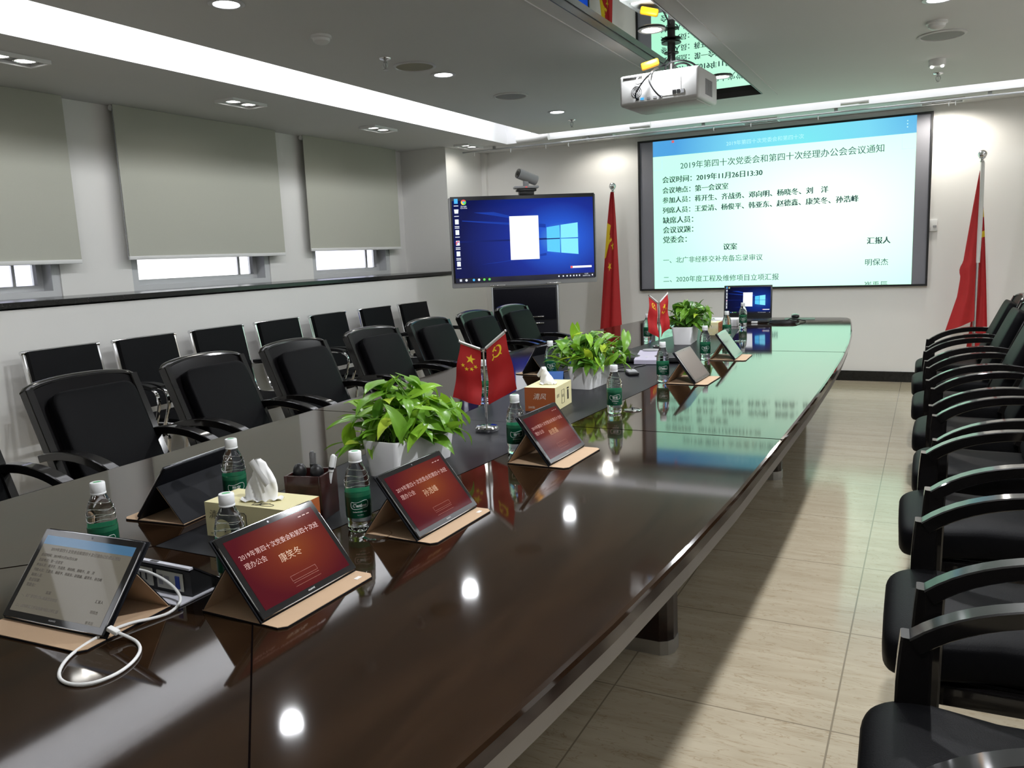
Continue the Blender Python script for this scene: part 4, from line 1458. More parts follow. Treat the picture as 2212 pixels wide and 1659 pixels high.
see_through_film(M_LABEL, (0.02, 0.30, 0.14), 0.35)
see_through_film(M_LABEL2, (0.05, 0.40, 0.20), 0.45)
M_CAP = mat('white_bottle_cap', (0.78, 0.79, 0.80), 0.4, var=0.02)
M_CAPG = mat('green_cap_print', (0.08, 0.42, 0.16), 0.5, var=0.05)
M_LPRINT = mat('white_label_print', (0.65, 0.72, 0.68), 0.5, var=0.02)


def make_bottle(label, x, y, face, brand):
    t = thing('water_bottle', label, 'bottle', (x, y, ZT), face, 'water bottles on the table')
    prof = [(0.001, 0.004), (0.012, 0.0015), (0.022, 0.0005), (0.0275, 0.004), (0.0292, 0.012), (0.0272, 0.022), (0.0290, 0.031), (0.0296, 0.034),
            (0.0296, 0.040), (0.0296, 0.094), (0.0294, 0.099), (0.0294, 0.106), (0.0284, 0.114), (0.0284, 0.122), (0.0268, 0.131), (0.0250, 0.139),
            (0.0218, 0.148), (0.0176, 0.156), (0.0146, 0.162), (0.0130, 0.166), (0.0130, 0.172), (0.001, 0.1725)]
    b = MB()
    b.lathe(prof, M_WATER, 40, cap=False)
    # moulded waves round the shoulder
    for k, z in enumerate((0.112, 0.124, 0.135)):
        r_ = [0.0286, 0.0281, 0.0258][k]
        b.tube([((r_ + 0.0003) * math.cos(a * PI / 16), (r_ + 0.0003) * math.sin(a * PI / 16), z + 0.003 * math.sin(a * PI / 16 * 3 + k)) for a in range(32)],
               0.0007, M_WATER, 6, closed=True)
    b.build('bottle_body', t, angle=80)
    b = MB()
    R_ = 0.0302
    b.lathe([(R_ - 0.0002, 0.036), (R_, 0.037), (R_, 0.0865)], M_LABEL, 48, cap=False)
    b.lathe([(R_, 0.0868), (R_, 0.0955), (R_ - 0.0002, 0.0965)], M_LABEL2, 48, cap=False)
    # print, wrapped round the label, front at local -y

    def warp(v):
        a = -PI / 2 + v.x / R_
        return Vector(((R_ + 0.0003) * math.cos(a), (R_ + 0.0003) * math.sin(a), v.y))
    if brand == 'latin':
        write(b, "C'estbon", M_LPRINT, Matrix.Identity(4), width=0.033, bold=0.03, shear=0.2, center=True, warp=lambda v: warp(Vector((v.x, v.y * 1.15 + 0.0635, 0))))
        write(b, 'Purified Drinking Water', M_LPRINT, Matrix.Identity(4), width=0.034, bold=0.03, center=True, warp=lambda v: warp(Vector((v.x, v.y + 0.0505, 0))))
        write(b, 'Net: 350ml', M_LPRINT, Matrix.Identity(4), width=0.014, center=True, warp=lambda v: warp(Vector((v.x, v.y + 0.043, 0))))
    else:
        write(b, '怡宝', M_LPRINT, Matrix.Identity(4), width=0.021, bold=0.012, shear=0.1, center=True, warp=lambda v: warp(Vector((v.x, v.y + 0.0632, 0))))
        write(b, '饮用纯净水', M_LPRINT, Matrix.Identity(4), width=0.026, bold=0.0, center=True, warp=lambda v: warp(Vector((v.x, v.y + 0.0505, 0))))
        write(b, 'Net: 350ml', M_LPRINT, Matrix.Identity(4), width=0.014, center=True, warp=lambda v: warp(Vector((v.x, v.y + 0.043, 0))))
    fr = [(-0.021, 0.0600), (-0.021, 0.0760), (-0.012, 0.0735), (0.0, 0.0750), (0.010, 0.0785), (0.021, 0.0775), (0.021, 0.0615), (0.010, 0.0605), (0.0, 0.0590), (-0.010, 0.0575)]
    b.tube([warp(Vector((x_, y_, 0))) for x_, y_ in fr], 0.0006, M_LPRINT, 5, closed=True, smooth=1)
    for a0 in (2.2, 4.1):
        for k in range(6):
            b.add([warp(Vector((a0 * R_ + dx, 0.05 + 0.005 * k + dz, 0))) for dx, dz in ((-0.007, 0), (0.007, 0), (0.007, 0.0018), (-0.007, 0.0018))], [(0, 1, 2, 3)], M_LPRINT)
    b.build('label', t, angle=80)
    b = MB()
    pr = []
    b.lathe([(0.0150, 0.1655), (0.0156, 0.166), (0.0156, 0.1685), (0.0148, 0.169), (0.0152, 0.1695), (0.0152, 0.1885), (0.0140, 0.1905), (0.001, 0.1908)], M_CAP, 36)
    vs = [(0.0085 * math.cos(a * PI / 8) * (1 if a < 8 else 0.9), 0.0085 * math.sin(a * PI / 8) * (1 if a < 8 else 0.25) - 0.002, 0.1911) for a in range(16)]
    b.add(vs, [list(range(16))], M_CAPG)
    b.build('cap', t, angle=50)
    return t


BOT = [(-1.555, 1.080, 'zh', 'water bottle standing behind the tablet with the grey document'),
       (-1.592, 1.490, 'zh', 'water bottle standing between the dark tablet back and the yellow tissue box'),
       (-1.215, 1.112, 'zh', 'water bottle half hidden between the nearest red tablet and the tissue box'),
       (-1.185, 1.479, 'latin', 'water bottle between the pen holder and the second red tablet, before the nearest planter'),
       (-1.160, 2.262, 'zh', 'water bottle standing behind the farthest red tablet'),
       (-1.078, 2.957, 'zh', 'water bottle standing alone beside a round cable lid in the middle of the table'),
       (-1.700, 3.735, 'zh', 'water bottle on the window side behind the middle planter, near a blue card'),
       (-1.118, 3.745, 'latin', 'water bottle standing behind the brownish grey tablet'),
       (-1.112, 4.550, 'zh', 'water bottle standing just behind the farthest tablet'),
       (-1.270, 6.400, 'zh', 'farthest water bottle, standing in front of the laptop'),
       (-1.215, 5.580, 'zh', 'water bottle in front of the white paper, right of the small tissue box'),
       (-1.712, 5.390, 'zh', 'water bottle behind the far pair of small flags on the window side'),
       (-1.690, 3.010, 'zh', 'water bottle hidden behind the nearer pair of small flags')]
for x, y, br, l in BOT:
    make_bottle(l, x, y, math.atan2(-x, y) + 0.1, br)

# ------------------------------------------------------------------ tissue boxes
M_BOXY = mat('pale_yellow_card', (0.72, 0.66, 0.38), 0.55, var=0.02)
M_BOXO = mat('orange_brown_card', (0.36, 0.095, 0.025), 0.55, var=0.05)
M_TISSUE = mat('white_tissue', (0.86, 0.86, 0.85), 0.85, var=0.01)
M_PRINTK = mat('black_ink', (0.015, 0.013, 0.012), 0.6, var=0.1)
M_PRINTW = mat('white_ink', (0.75, 0.70, 0.62), 0.6, var=0.02)


def tissue_box(label, x, y, yaw, w_, d_, h_, orange_ends, orient, puff=True):
    """Origin at the front left corner of the foot; w along x, d along y."""
    t = thing('tissue_box', label, 'tissue box', (x, y, ZT + 0.0015), yaw, 'tissue boxes on the table')
    b = MB()
    vs = [(0, 0, 0), (w_, 0, 0), (w_, d_, 0), (0, d_, 0), (0, 0, h_), (w_, 0, h_), (w_, d_, h_), (0, d_, h_)]
    fx = M_BOXO if orange_ends == 'x' else M_BOXY
    fy = M_BOXO if orange_ends == 'y' else M_BOXY
    b.add(vs, [(0, 3, 2, 1), (4, 5, 6, 7)], M_BOXY)
    b.add(vs, [(0, 1, 5, 4), (2, 3, 7, 6)], fy)
    b.add(vs, [(1, 2, 6, 5), (3, 0, 4, 7)], fx)
    e = 0.0006
    F = T(0, -e, 0) @ RX(PI / 2)
    Rr = T(w_ + e, 0, 0) @ RZ(PI / 2) @ RX(PI / 2)
    if orient == 'long':
        write(b, '清风', M_PRINTK, F @ T(0.012, h_ - 0.037, 0), width=0.045, shear=0.25, bold=-0.005)
        write(b, '抽取式面巾纸 200抽', M_PRINTK, F @ T(0.012, 0.006, 0), width=0.045)
        b.tube([F @ Vector(p) for p in [(0.085, 0.045, 0), (0.085, 0.060, 0), (0.090, 0.065, 0), (0.118, 0.065, 0), (0.123, 0.06, 0), (0.123, 0.02, 0), (0.118, 0.015, 0), (0.09, 0.015, 0), (0.085, 0.02, 0)]], 0.0008, M_PRINTK, 5, closed=True)
        write(b, '清风', M_PRINTW, Rr @ T(0.03, h_ * 0.55, 0), width=0.04, shear=0.25)
        for a0 in (0, 1):   # bow drawn on the lid
            pts = [(w_ * 0.62 + 0.012 * math.cos(q) * (1 + 0.7 * a0) + (0.016 if a0 else -0.010), 0.02 + 0.008 * math.sin(q), h_ + e) for q in [k * PI / 8 for k in range(16)]]
            b.tube(pts, 0.0006, M_PRINTK, 4, closed=True)
        b.tube([(w_ * 0.54, 0.010, h_ + e), (w_ * 0.62, 0.02, h_ + e), (w_ * 0.70, 0.030, h_ + e)], 0.0006, M_PRINTK, 4)
    else:
        write(b, '清风', M_PRINTW, F @ T(w_ * 0.28, h_ * 0.52, 0), width=0.055, shear=0.25)
        write(b, '200抽', M_PRINTW, F @ T(0.014, 0.012, 0), width=0.028)
        write(b, '清风', M_PRINTK, Rr @ T(0.02, h_ * 0.55, 0), width=0.03, shear=0.25)
        b.tube([Rr @ Vector(p) for p in [(0.08, 0.02, 0), (0.08, 0.075, 0), (0.115, 0.075, 0), (0.115, 0.02, 0)]], 0.0008, M_PRINTK, 5, closed=True)
        write(b, '金装', M_PRINTK, Rr @ T(0.084, h_ * 0.47, 0), width=0.027)
        b.box((w_ + e, 0.163, 0.045), (0.0008, 0.016, 0.04), M_PRINTK)
        b.box((w_ + e, 0.163, 0.072), (0.0008, 0.024, 0.006), M_PRINTK)
    b.build('carton', t, smooth=False)
    if puff:
        b = MB()
        rnd = random.Random(int(x * 1000))
        cx_, cy_ = w_ / 2, d_ / 2
        lx = 1 if orient == 'long' else 0

        # an outline traced in the sheet's own plane, given depth and sharp pleats
        LF = [(0.0, -0.043), (0.20, -0.044), (0.45, -0.030), (0.71, -0.0155), (0.91, -0.013), (1.0, -0.004)]
        RT = [(0.0, 0.041), (0.25, 0.045), (0.50, 0.047), (0.65, 0.036), (0.80, 0.022), (0.91, 0.017), (1.0, 0.005)]

        def at(tab, v):
            for (a, x0), (c_, x1) in zip(tab, tab[1:]):
                if v <= c_:
                    return x0 + (x1 - x0) * (v - a) / (c_ - a)
            return tab[-1][1]
        tall = 0.100 if lx else 0.072
        sw_ = 1.0 if lx else 0.8
        skew = 0.0 if lx else -0.55

        def place(px_, py_, z):
            if lx:
                return Vector((cx_ + px_, cy_ + py_, z))
            return Vector((cx_ - 0.8 * px_ * 0.75 + py_ - 0.25 * (z - h_), cy_ + px_ * 0.7 + py_ * 0.6, z))

        def pleat(q):
            return abs(((q * 2) % 2) - 1) * 2 - 1

        def sheet(u, v):
            a = 2 * PI * u
            l_, r_ = at(LF, v), at(RT, v)
            c_ = math.cos(a)
            half = (r_ - l_) / 2
            px_ = (l_ + r_) / 2 + half * math.copysign(abs(c_) ** 0.8, c_) * 1.0
            py_ = (0.020 - 0.013 * v) * math.sin(a) + 0.0045 * pleat(px_ * 22 + 0.7 * v) * (1 - 0.5 * v) + 0.0015 * pleat(px_ * 55 + 2.3 * v)
            return place(px_, py_, h_ - 0.002 + tall * v)
        b.grid(sheet, 64, 22, M_TISSUE)

        def fold(u, v):
            # the turned-over upper edge, running down to one side
            x0 = -0.004 + 0.050 * u
            z0_ = 1.0 - 0.52 * u ** 0.9
            q = place(x0 - 0.016 * v, -0.0095 - 0.009 * u - 0.003 * math.sin(PI * v), h_ + tall * z0_ - 0.012 * v)
            return q

        b.grid(fold, 16, 5, M_TISSUE)

        def skirt(u, v):
            a = 2 * PI * u
            p = sheet(u, 0.0)
            o = Vector((math.cos(a), math.sin(a), 0)) if lx else Vector((math.sin(a), math.cos(a), 0))
            return p + o * 0.018 * v * (0.6 + 0.4 * math.sin(3 * a + 1)) + Vector((0, 0, 0.003 + 0.006 * abs(math.sin(7 * a)) * v))
        b.grid(skirt, 64, 4, M_TISSUE)
        b.build('tissue', t, angle=70)
    else:
        b = MB()
        b.box((w_ / 2, d_ / 2, h_ + 0.001), (w_ * 0.3, d_ * 0.5, 0.002), M_TISSUE)
        b.build('tissue', t)
    return t


tissue_box('pale yellow tissue box behind the nearest red tablet, tissue pulled up', -1.505, 1.310, 0.06, 0.245, 0.114, 0.083, 'x', 'long')
tissue_box('tissue box with an orange end showing, before the middle planter', -1.440, 2.900, 0.093, 0.130, 0.213, 0.097, 'y', 'short')
tissue_box('small far tissue box beside the farthest planter, orange side to the row of chairs', -1.408, 5.80, 0.022, 0.085, 0.15, 0.09, 'x', 'none', False)

# ------------------------------------------------------------------ pen holder and pens
M_MAHOG = wood_mat('dark_red_wood', (0.014, 0.0035, 0.003), (0.032, 0.007, 0.006), 0.35, 0.6, 0.15)
PHX, PHY = -1.365, 1.525
t = thing('pen_holder', 'square dark red wooden pen holder behind the nearest tissue box', 'pen holder', (PHX, PHY, ZT + 0.001), 0.234)
b = MB()
for s in (-1, 1):
    b.rbox((s * 0.046, 0, 0.056), (0.007, 0.090, 0.112), M_MAHOG, 0.001)
    b.rbox((0, s * 0.0415, 0.056), (0.085, 0.007, 0.112), M_MAHOG, 0.001)
b.box((0, 0, 0.004), (0.085, 0.078, 0.008), M_MAHOG)
b.build('box', t)
M_SMOKE = mat('smoky_clear_plastic', (0.25, 0.25, 0.26), 0.1, trans=0.6, ior=1.45, var=0.05)
for dx, dy, ax_, ay_, L_, m_, lab in [(-0.005, 0.012, 0.05, -0.05, 0.155, M_SMOKE, 'smoky clear pen standing tallest in the pen holder'),
                                      (0.024, 0.014, 0.24, 0.0, 0.150, M_CAP, 'white clear pen leaning out of the pen holder corner'),
                                      (-0.020, -0.010, -0.06, 0.03, 0.125, M_BLACKPL, 'black rounded marker in the pen holder, window side'),
                                      (0.012, -0.010, 0.10, 0.08, 0.125, M_BLACKPL, 'black rounded marker in the middle of the pen holder')]:
    p = thing('pen', lab, 'pen', (PHX + dx, PHY + dy, ZT + 0.0105), 0.234, 'pens in the wooden holder')
    X = RY(ax_) @ RX(-ay_)
    b = MB()
    big = m_ is M_BLACKPL
    r_ = 0.009 if big else 0.0055
    b.lathe([(0.0015, 0.0), (r_ * 0.8, 0.012), (r_, 0.02), (r_, L_ * 0.7)], m_, 16, X=X)
    b.build('barrel', p)
    b = MB()
    if big:
        b.lathe([(r_, L_ * 0.68), (0.013, L_ * 0.72), (0.0165, L_ * 0.79), (0.017, L_ * 0.86), (0.0145, L_ * 0.93), (0.009, L_ * 0.98), (0.001, L_)], M_BLACKPL, 20, X=X)
    else:
        b.lathe([(r_, L_ * 0.7), (0.0068, L_ * 0.71), (0.0068, L_ * 0.97), (0.004, L_)], m_, 16, X=X)
        b.lathe([(0.0071, L_ * 0.75), (0.0071, L_ * 0.79)], M_BLACKPL, 16, X=X)
        b.box((0.008, 0, L_ * 0.88), (0.003, 0.003, 0.03), m_, X=X)
    b.build('cap', p)

# ------------------------------------------------------------------ planters with pothos
M_POT = mat('matt_white_planter', (0.80, 0.80, 0.81), 0.5, var=0.02)
M_SOIL = mat('dark_soil', (0.012, 0.009, 0.006), 0.95, var=0.5, vscale=80, bump=0.6, bscale=200)


def leafmat(name, col):
    m = mat(name, col, 0.32, var=0.25, vscale=9, spec=0.5)
    b = m.node_tree.nodes['Principled BSDF']
    nt = m.node_tree
    tr = nt.nodes.new('ShaderNodeBsdfTranslucent')
    tr.inputs['Color'].default_value = (min(1, col[0] * 1.6), min(1, col[1] * 1.4), col[2], 1)
    mx = nt.nodes.new('ShaderNodeMixShader')
    mx.inputs[0].default_value = 0.25
    nt.links.new(b.outputs[0], mx.inputs[1])
    nt.links.new(tr.outputs[0], mx.inputs[2])
    nt.links.new(mx.outputs[0], nt.nodes['Material Output'].inputs['Surface'])
    return m


LEAVES = [leafmat('leaf_green', (0.150, 0.330, 0.030)), leafmat('leaf_light_green', (0.250, 0.480, 0.040)), leafmat('leaf_dark_green', (0.070, 0.190, 0.024)),
          leafmat('leaf_yellow_green', (0.450, 0.600, 0.060))]
M_STEM = mat('leaf_stalk', (0.16, 0.32, 0.06), 0.5, var=0.1)


def add_leaf(b, base, d, up, L_, W_, droop, m):
    d = Vector(d).normalized()
    s_ = d.cross(Vector(up)).normalized()
    n_ = s_.cross(d).normalized()
    vs, fs = [], []
    NU, NV = 9, 6
    for i in range(NU + 1):
        u = i / NU
        wd = W_ * 0.5 * (1.85 * (u + 0.03) ** 0.45 * (1 - u) ** 0.95) if u < 1 else 0
        ang = droop * u * u
        ctr = Vector(base) + d * (L_ * u * math.cos(ang * 0.6)) - n_ * (L_ * u * math.sin(ang * 0.6))
        for j in range(NV + 1):
            v = -1 + 2 * j / NV
            back = -0.16 * L_ * (abs(v) ** 1.5) * (1 - u) ** 6
            p = ctr + s_ * wd * v + n_ * (0.28 * wd * abs(v) - 0.10 * wd * v * v + 0.04 * W_ * math.sin(6 * u + 3 * v) * abs(v)) + d * back
            vs.append(p)
    for i in range(NU):
        for j in range(NV):
            a = i * (NV + 1) + j
            fs.append((a, a + 1, a + NV + 2, a + NV + 1))
    b.add(vs, fs, m)


def planter(label, x, y, yaw, w_, d_, h_, sx, sy, sz, n_leaf, L0, seed, zc_, dark=0.0, cxo=0.0, cyo=0.0):
    t = thing('potted_plant', label, 'plant', (x, y, ZT + 0.001), yaw, 'white planters of pothos on the table')
    b = MB()
    k = 1.22
    wall = 0.006

    def rr(w2, d2, z):
        r_ = 0.014
        out = []
        for cx_, cy_, a0 in ((w2 / 2 - r_, d2 / 2 - r_, 0), (-w2 / 2 + r_, d2 / 2 - r_, PI / 2), (-w2 / 2 + r_, -d2 / 2 + r_, PI), (w2 / 2 - r_, -d2 / 2 + r_, 1.5 * PI)):
            for q in range(4):
                a = a0 + q * PI / 6
                out.append((cx_ + r_ * math.cos(a), cy_ + r_ * math.sin(a), z))
        return out
    rings = [rr(w_, d_, 0.0), rr(w_ * k, d_ * (1 + (k - 1) * w_ / d_), h_ - 0.004), rr(w_ * k - 0.001, d_ * (1 + (k - 1) * w_ / d_) - 0.001, h_),
             rr(w_ * k - 2 * wall, d_ * (1 + (k - 1) * w_ / d_) - 2 * wall, h_), rr(w_ * k - 2 * wall - 0.004, d_ * (1 + (k - 1) * w_ / d_) - 2 * wall - 0.004, h_ - 0.02)]
    vs = [p for r_ in rings for p in r_]
    m_ = len(rings[0])
    fs = [list(range(m_))[::-1]]
    for j in range(len(rings) - 1):
        for i in range(m_):
            a, c_ = j * m_ + i, j * m_ + (i + 1) % m_
            fs.append((a, c_, c_ + m_, a + m_))
    b.add(vs, fs, M_POT)
    b.build('pot', t)
    b = MB()
    b.box((0, 0, h_ - 0.022), (w_ * k - 0.016, d_ * (1 + (k - 1) * w_ / d_) - 0.016, 0.012), M_SOIL)
    b.build('soil', t, smooth=False)
    rnd = random.Random(seed)
    b, st = MB(), MB()
    for i in range(n_leaf):
        az = rnd.uniform(0, 2 * PI)
        el = math.asin(rnd.uniform(-0.25, 0.98))
        rad = rnd.uniform(0.55, 1.0) if i % 3 else rnd.uniform(0.9, 1.05)
        root = Vector((rnd.uniform(-0.35, 0.35) * w_, rnd.uniform(-0.38, 0.38) * d_, h_ - 0.015))
        tip = Vector((sx * rad * math.cos(el) * math.cos(az) + cxo, sy * rad * math.cos(el) * math.sin(az) + cyo, zc_ + sz * rad * math.sin(el)))
        L_ = L0 * rnd.uniform(0.7, 1.15)
        out = Vector((math.cos(az) * sx, math.sin(az) * sy, 0)).normalized()
        d = (out * rnd.uniform(0.5, 1.1) + Vector((rnd.uniform(-.5, .5), rnd.uniform(-.5, .5), rnd.uniform(-0.75, 0.65) + 0.45 * math.sin(el)))).normalized()
        start = tip - d * L_ * 0.75
        start.z = max(start.z, h_ * 0.45) if (abs(start.x) > w_ * 0.7 or abs(start.y) > d_ * 0.6) else max(start.z, h_ + 0.012)
        if start.z + d.z * L_ < 0.02:
            d.z = max(d.z, (0.03 - start.z) / L_)
            d.normalize()
        up = Vector((0, 0, 1)) + out * 0.25 + Vector((rnd.uniform(-.35, .35), rnd.uniform(-.35, .35), 0))
        q = rnd.random()
        mm = LEAVES[2] if q < 0.18 + dark else LEAVES[0] if q < 0.56 + dark else LEAVES[1] if q < 0.92 else LEAVES[3]
        add_leaf(b, start, d, up, L_, L_ * rnd.uniform(0.46, 0.60), rnd.uniform(0.1, 1.0), mm)
        mid = (root + start) / 2 + Vector((0, 0, 0.03))
        st.tube(bezier(root, (root + mid) / 2 + Vector((0, 0, .02)), mid, start, 6), 0.0016, M_STEM, 5)
    b.build('foliage', t, angle=80)
    st.build('stalks', t)
    return t


planter('white planter of bright green pothos nearest the camera, behind a red tablet', -1.400, 2.02, -0.03, 0.105, 0.29, 0.108, 0.215, 0.20, 0.155, 128, 0.116, 11, 0.115, 0.0, -0.03, 0.0)
planter('white planter of pothos in the middle of the table, beside the speakerphone', -1.413, 3.56, -0.06, 0.100, 0.24, 0.105, 0.19, 0.22, 0.150, 140, 0.098, 5, 0.125, 0.12)
planter('white planter of darker pothos at the far end, beside the far small flags', -1.440, 5.36, 0.10, 0.110, 0.29, 0.115, 0.165, 0.20, 0.145, 124, 0.098, 8, 0.145, 0.34, 0.02)

# ------------------------------------------------------------------ flags


def star(cx_, cy_, r_, rot=0.0, asp=1.0):
    return [(cx_ + r_ * q * math.cos(a) * asp, cy_ + r_ * q * math.sin(a)) for k in range(10) for q, a in [((1, 0.382)[k % 2], PI / 2 + rot + k * PI / 5)]]


def patch(b, surf, poly, m, off, steps=5):
    """Flat shape laid onto a cloth surface given in its u, v coordinates."""
    cx_ = sum(p[0] for p in poly) / len(poly)
    cy_ = sum(p[1] for p in poly) / len(poly)
    vs, fs = [surf(cx_, cy_) + off], []
    n_ = len(poly)
    for s_ in range(1, steps + 1):
        q = s_ / steps
        for x, y in poly:
            vs.append(surf(cx_ + (x - cx_) * q, cy_ + (y - cy_) * q) + off)
    for i in range(n_):
        fs.append((0, 1 + i, 1 + (i + 1) % n_))
    for s_ in range(steps - 1):
        for i in range(n_):
            a, c_ = 1 + s_ * n_ + i, 1 + s_ * n_ + (i + 1) % n_
            fs.append((a, a + n_, c_ + n_, c_))
    b.add(vs, fs, m)


def emblem(b, surf, cx_, cy_, r_, m, off, mir=1):
    """Crossed sickle and hammer as drawn on the small party flag."""
    def strip(pts, wd):
        L_, R_ = [], []
        n_ = len(pts)
        for i, (x, y) in enumerate(pts):
            x0, y0 = pts[max(0, i - 1)]
            x1, y1 = pts[min(n_ - 1, i + 1)]
            dx, dy = x1 - x0, y1 - y0
            ln = math.hypot(dx, dy) or 1
            w_ = wd[i] / 2
            L_.append((x - dy / ln * w_, y + dx / ln * w_))
            R_.append((x + dy / ln * w_, y - dx / ln * w_))
        vs = [surf(cx_ + mir * r_ * x, cy_ + r_ * y) + off for x, y in L_ + R_]
        b.add(vs, [(i, i + 1, n_ + i + 1, n_ + i) for i in range(n_ - 1)], m)
    arc = [(0.78 * math.cos(a), 0.78 * math.sin(a)) for a in [math.radians(105 - 285 * k / 18) for k in range(19)]]
    strip(arc, [0.04 + 0.30 * math.sin(PI * min(1, k / 16)) ** 0.8 if k < 17 else 0.2 for k in range(19)])
    strip([(-0.55, -0.50), (-0.95, -0.92)], [0.24, 0.26])
    strip([(-0.42, 0.42), (0.85, -0.90)], [0.17, 0.17])
    strip([(-0.80, 0.32), (-0.30, 0.82)], [0.34, 0.34])


def table_flags(label, x, y, yaw, H_, arm, wd, hh, order, spread, seed):
    t = thing('table_flag_stand', label, 'flag stand', (x, y, ZT + 0.001), yaw, 'small flag stands on the table')
    MB().lathe([(0.001, 0.0), (0.040, 0.0), (0.042, 0.003), (0.042, 0.013), (0.038, 0.018), (0.001, 0.020)], M_CHROME, 40, cap=False).build('base', t)
    MB().lathe([(0.0042, 0.019), (0.0036, H_)], M_CHROME, 14).build('pole', t)
    b = MB()
    b.lathe([(0.001, 0), (0.007, 0.003), (0.007, 0.009), (0.001, 0.012)], M_CHROME, 14, X=T(0, 0, H_ - 0.008))
    b.build('joint', t)
    for k, s in enumerate((-1, 1)):
        tip = Vector((s * arm[k][0], 0, H_ + arm[k][1]))
        o_ = Vector((0, 0, H_))
        b = MB()
        b.cyl(o_, tip, 0.0026, M_CHROME, 10)
        b.lathe([(0.001, -0.005), (0.005, -0.002), (0.005, 0.003), (0.001, 0.006)], M_CHROME, 12, X=T(*tip))
        ar = b.build('arm', t)
        dvec = (tip - o_).normalized()
        e0, e1 = o_ + dvec * 0.012, tip - dvec * 0.004
        ph = seed + k

        def surf(u, v, e0=e0, e1=e1, s=s, ph=ph):
            # u along the arm (0 at the joint), v down the cloth
            p = e0.lerp(e1, u)
            q = p + Vector((s * spread[k] * v * (0.15 + 0.85 * u), 0.010 * math.sin(5 * u + 3 * v + ph) * v + 0.004 * math.sin(11 * v + ph), -hh * v))
            return q
        b = MB()
        nu, nv = 14, 26

        def slv(u, v):
            a = 2 * PI * v
            return e0.lerp(e1, u) + Vector((0.0035 * math.cos(a) * -dvec.z * s, 0.0042 * math.sin(a), 0.0035 * math.cos(a)))
        b.grid(slv, 6, 10, M_FWHITE)
        b.build('sleeve', ar)
        b = MB()
        b.grid(lambda u, v: surf(u, v), nu, nv, M_RED)
        b.grid(lambda u, v: surf(1 - u, v) + Vector((0, 0.0008, 0)), nu, nv, M_RED)
        b.grid(lambda u, v: surf(u, v * 0.035) + Vector((0, -0.0008, 0)), nu, 2, M_FWHITE)
        off = Vector((0, -0.0012, 0))
        W_ = (e1 - e0).length
        asp = hh / W_          # makes shapes round: u is W_ long, v is hh long

        def suv(px_, py_, s=s):   # metres on the cloth: px to the viewer's right from the arm joint, py downwards
            u = px_ / W_ if s > 0 else 1 + px_ / W_
            return surf(u, -py_ / hh)
        if order[k] == 'stars':
            cx_, cy_ = (-W_ * 0.55 if s < 0 else W_ * 0.45), -hh * 0.24
            patch(b, suv, star(cx_, cy_, W_ * 0.22), M_YEL, off, 3)
            for q, (dx, dy, ro) in enumerate(((-0.24, -0.22, .3), (-0.10, -0.34, .1), (0.10, -0.38, -.1), (0.27, -0.28, -.3))):
                patch(b, suv, star(cx_ + dx * W_, cy_ + dy * W_ * 1.2, W_ * 0.10, ro), M_YEL, off, 2)
        else:
            cx_, cy_ = (-W_ * 0.5 if s < 0 else W_ * 0.52), -hh * 0.20
            emblem(b, suv, cx_, cy_, W_ * 0.24, M_YEL, off, 1)
        b.build('flag', ar, angle=80)
    return t


table_flags('chrome stand with two small red flags beside the nearest planter', -1.413, 2.527, 0.10, 0.296, [(0.092, 0.030), (0.088, 0.068)], 0.1, 0.205, ('stars', 'emblem'), (0.045, 0.038), 0.3)
table_flags('chrome stand with two small red flags before the farthest planter', -1.523, 5.03, 1.05, 0.285, [(0.082, 0.056), (0.082, 0.062)], 0.1, 0.225, ('emblem', 'stars'), (0.012, 0.012), 1.2)


def floor_flag(label, x, y, top, surfs, zsleeve, base_r=0.16):
    t = thing('standing_flag', label, 'flag', (x, y, 0), 0, 'red flags standing by the far wall')
    b = MB()
    b.lathe([(0.001, 0.0), (base_r, 0.0), (base_r, 0.012), (base_r * 0.6, 0.03), (0.03, 0.05), (0.02, 0.09)], M_STEEL, 36, cap=False)
    b.build('base', t)
    b = MB()
    b.lathe([(0.0125, 0.06), (0.0125, top - 0.06)], M_STEEL, 16)
    b.build('pole', t)
    b = MB()
    b.lathe([(0.012, top - 0.07), (0.018, top - 0.062), (0.018, top - 0.055), (0.011, top - 0.048), (0.014, top - 0.040), (0.03, top - 0.030)] +
            [(0.036 * math.cos(a), top + 0.0 + 0.036 * math.sin(a)) for a in [-0.9 + 0.24 * k for k in range(10)]] + [(0.001, top + 0.036)], M_CHROME, 24, cap=False)
    b.build('finial', t)
    b = MB()
    if zsleeve:
        b.grid(lambda u, v: Vector(((0.017 + 0.006 * math.sin(3 * v)) * math.cos(2 * PI * u) + 0.003, (0.018) * math.sin(2 * PI * u), zsleeve[0] + (zsleeve[1] - zsleeve[0]) * v)), 16, 20, M_FWHITE)
    if zsleeve:
        b.build('sleeve', t, angle=80)
    b = MB()
    for f, nu, nv, stars in surfs:
        b.grid(f, nu, nv, M_RED)
        b.grid(lambda u, v, f=f: f(1 - u, v) + Vector((0, 0.002, 0)), nu, nv, M_RED)
        for poly, st_ in stars:
            patch(b, f, poly, M_YEL, Vector((0, -0.003, 0)), st_)
    b.build('flag', t, angle=80)
    return t


def drape1(u, v):
    # hangs folded from the pole top, widening downwards
    z = 1.985 - 1.46 * v
    wl = -0.016 - 0.150 * v ** 0.85
    wr = 0.018 + 0.060 * v ** 0.8
    x = wl + (wr - wl) * u
    d = -0.022 - 0.028 * v * math.sin(PI * u) - 0.020 * v * math.sin(9 * u + 1.2 * v) - 0.006 * math.sin(16 * u + 5 * v)
    return Vector((x, d, z + 0.03 * (u - 0.5) * v))


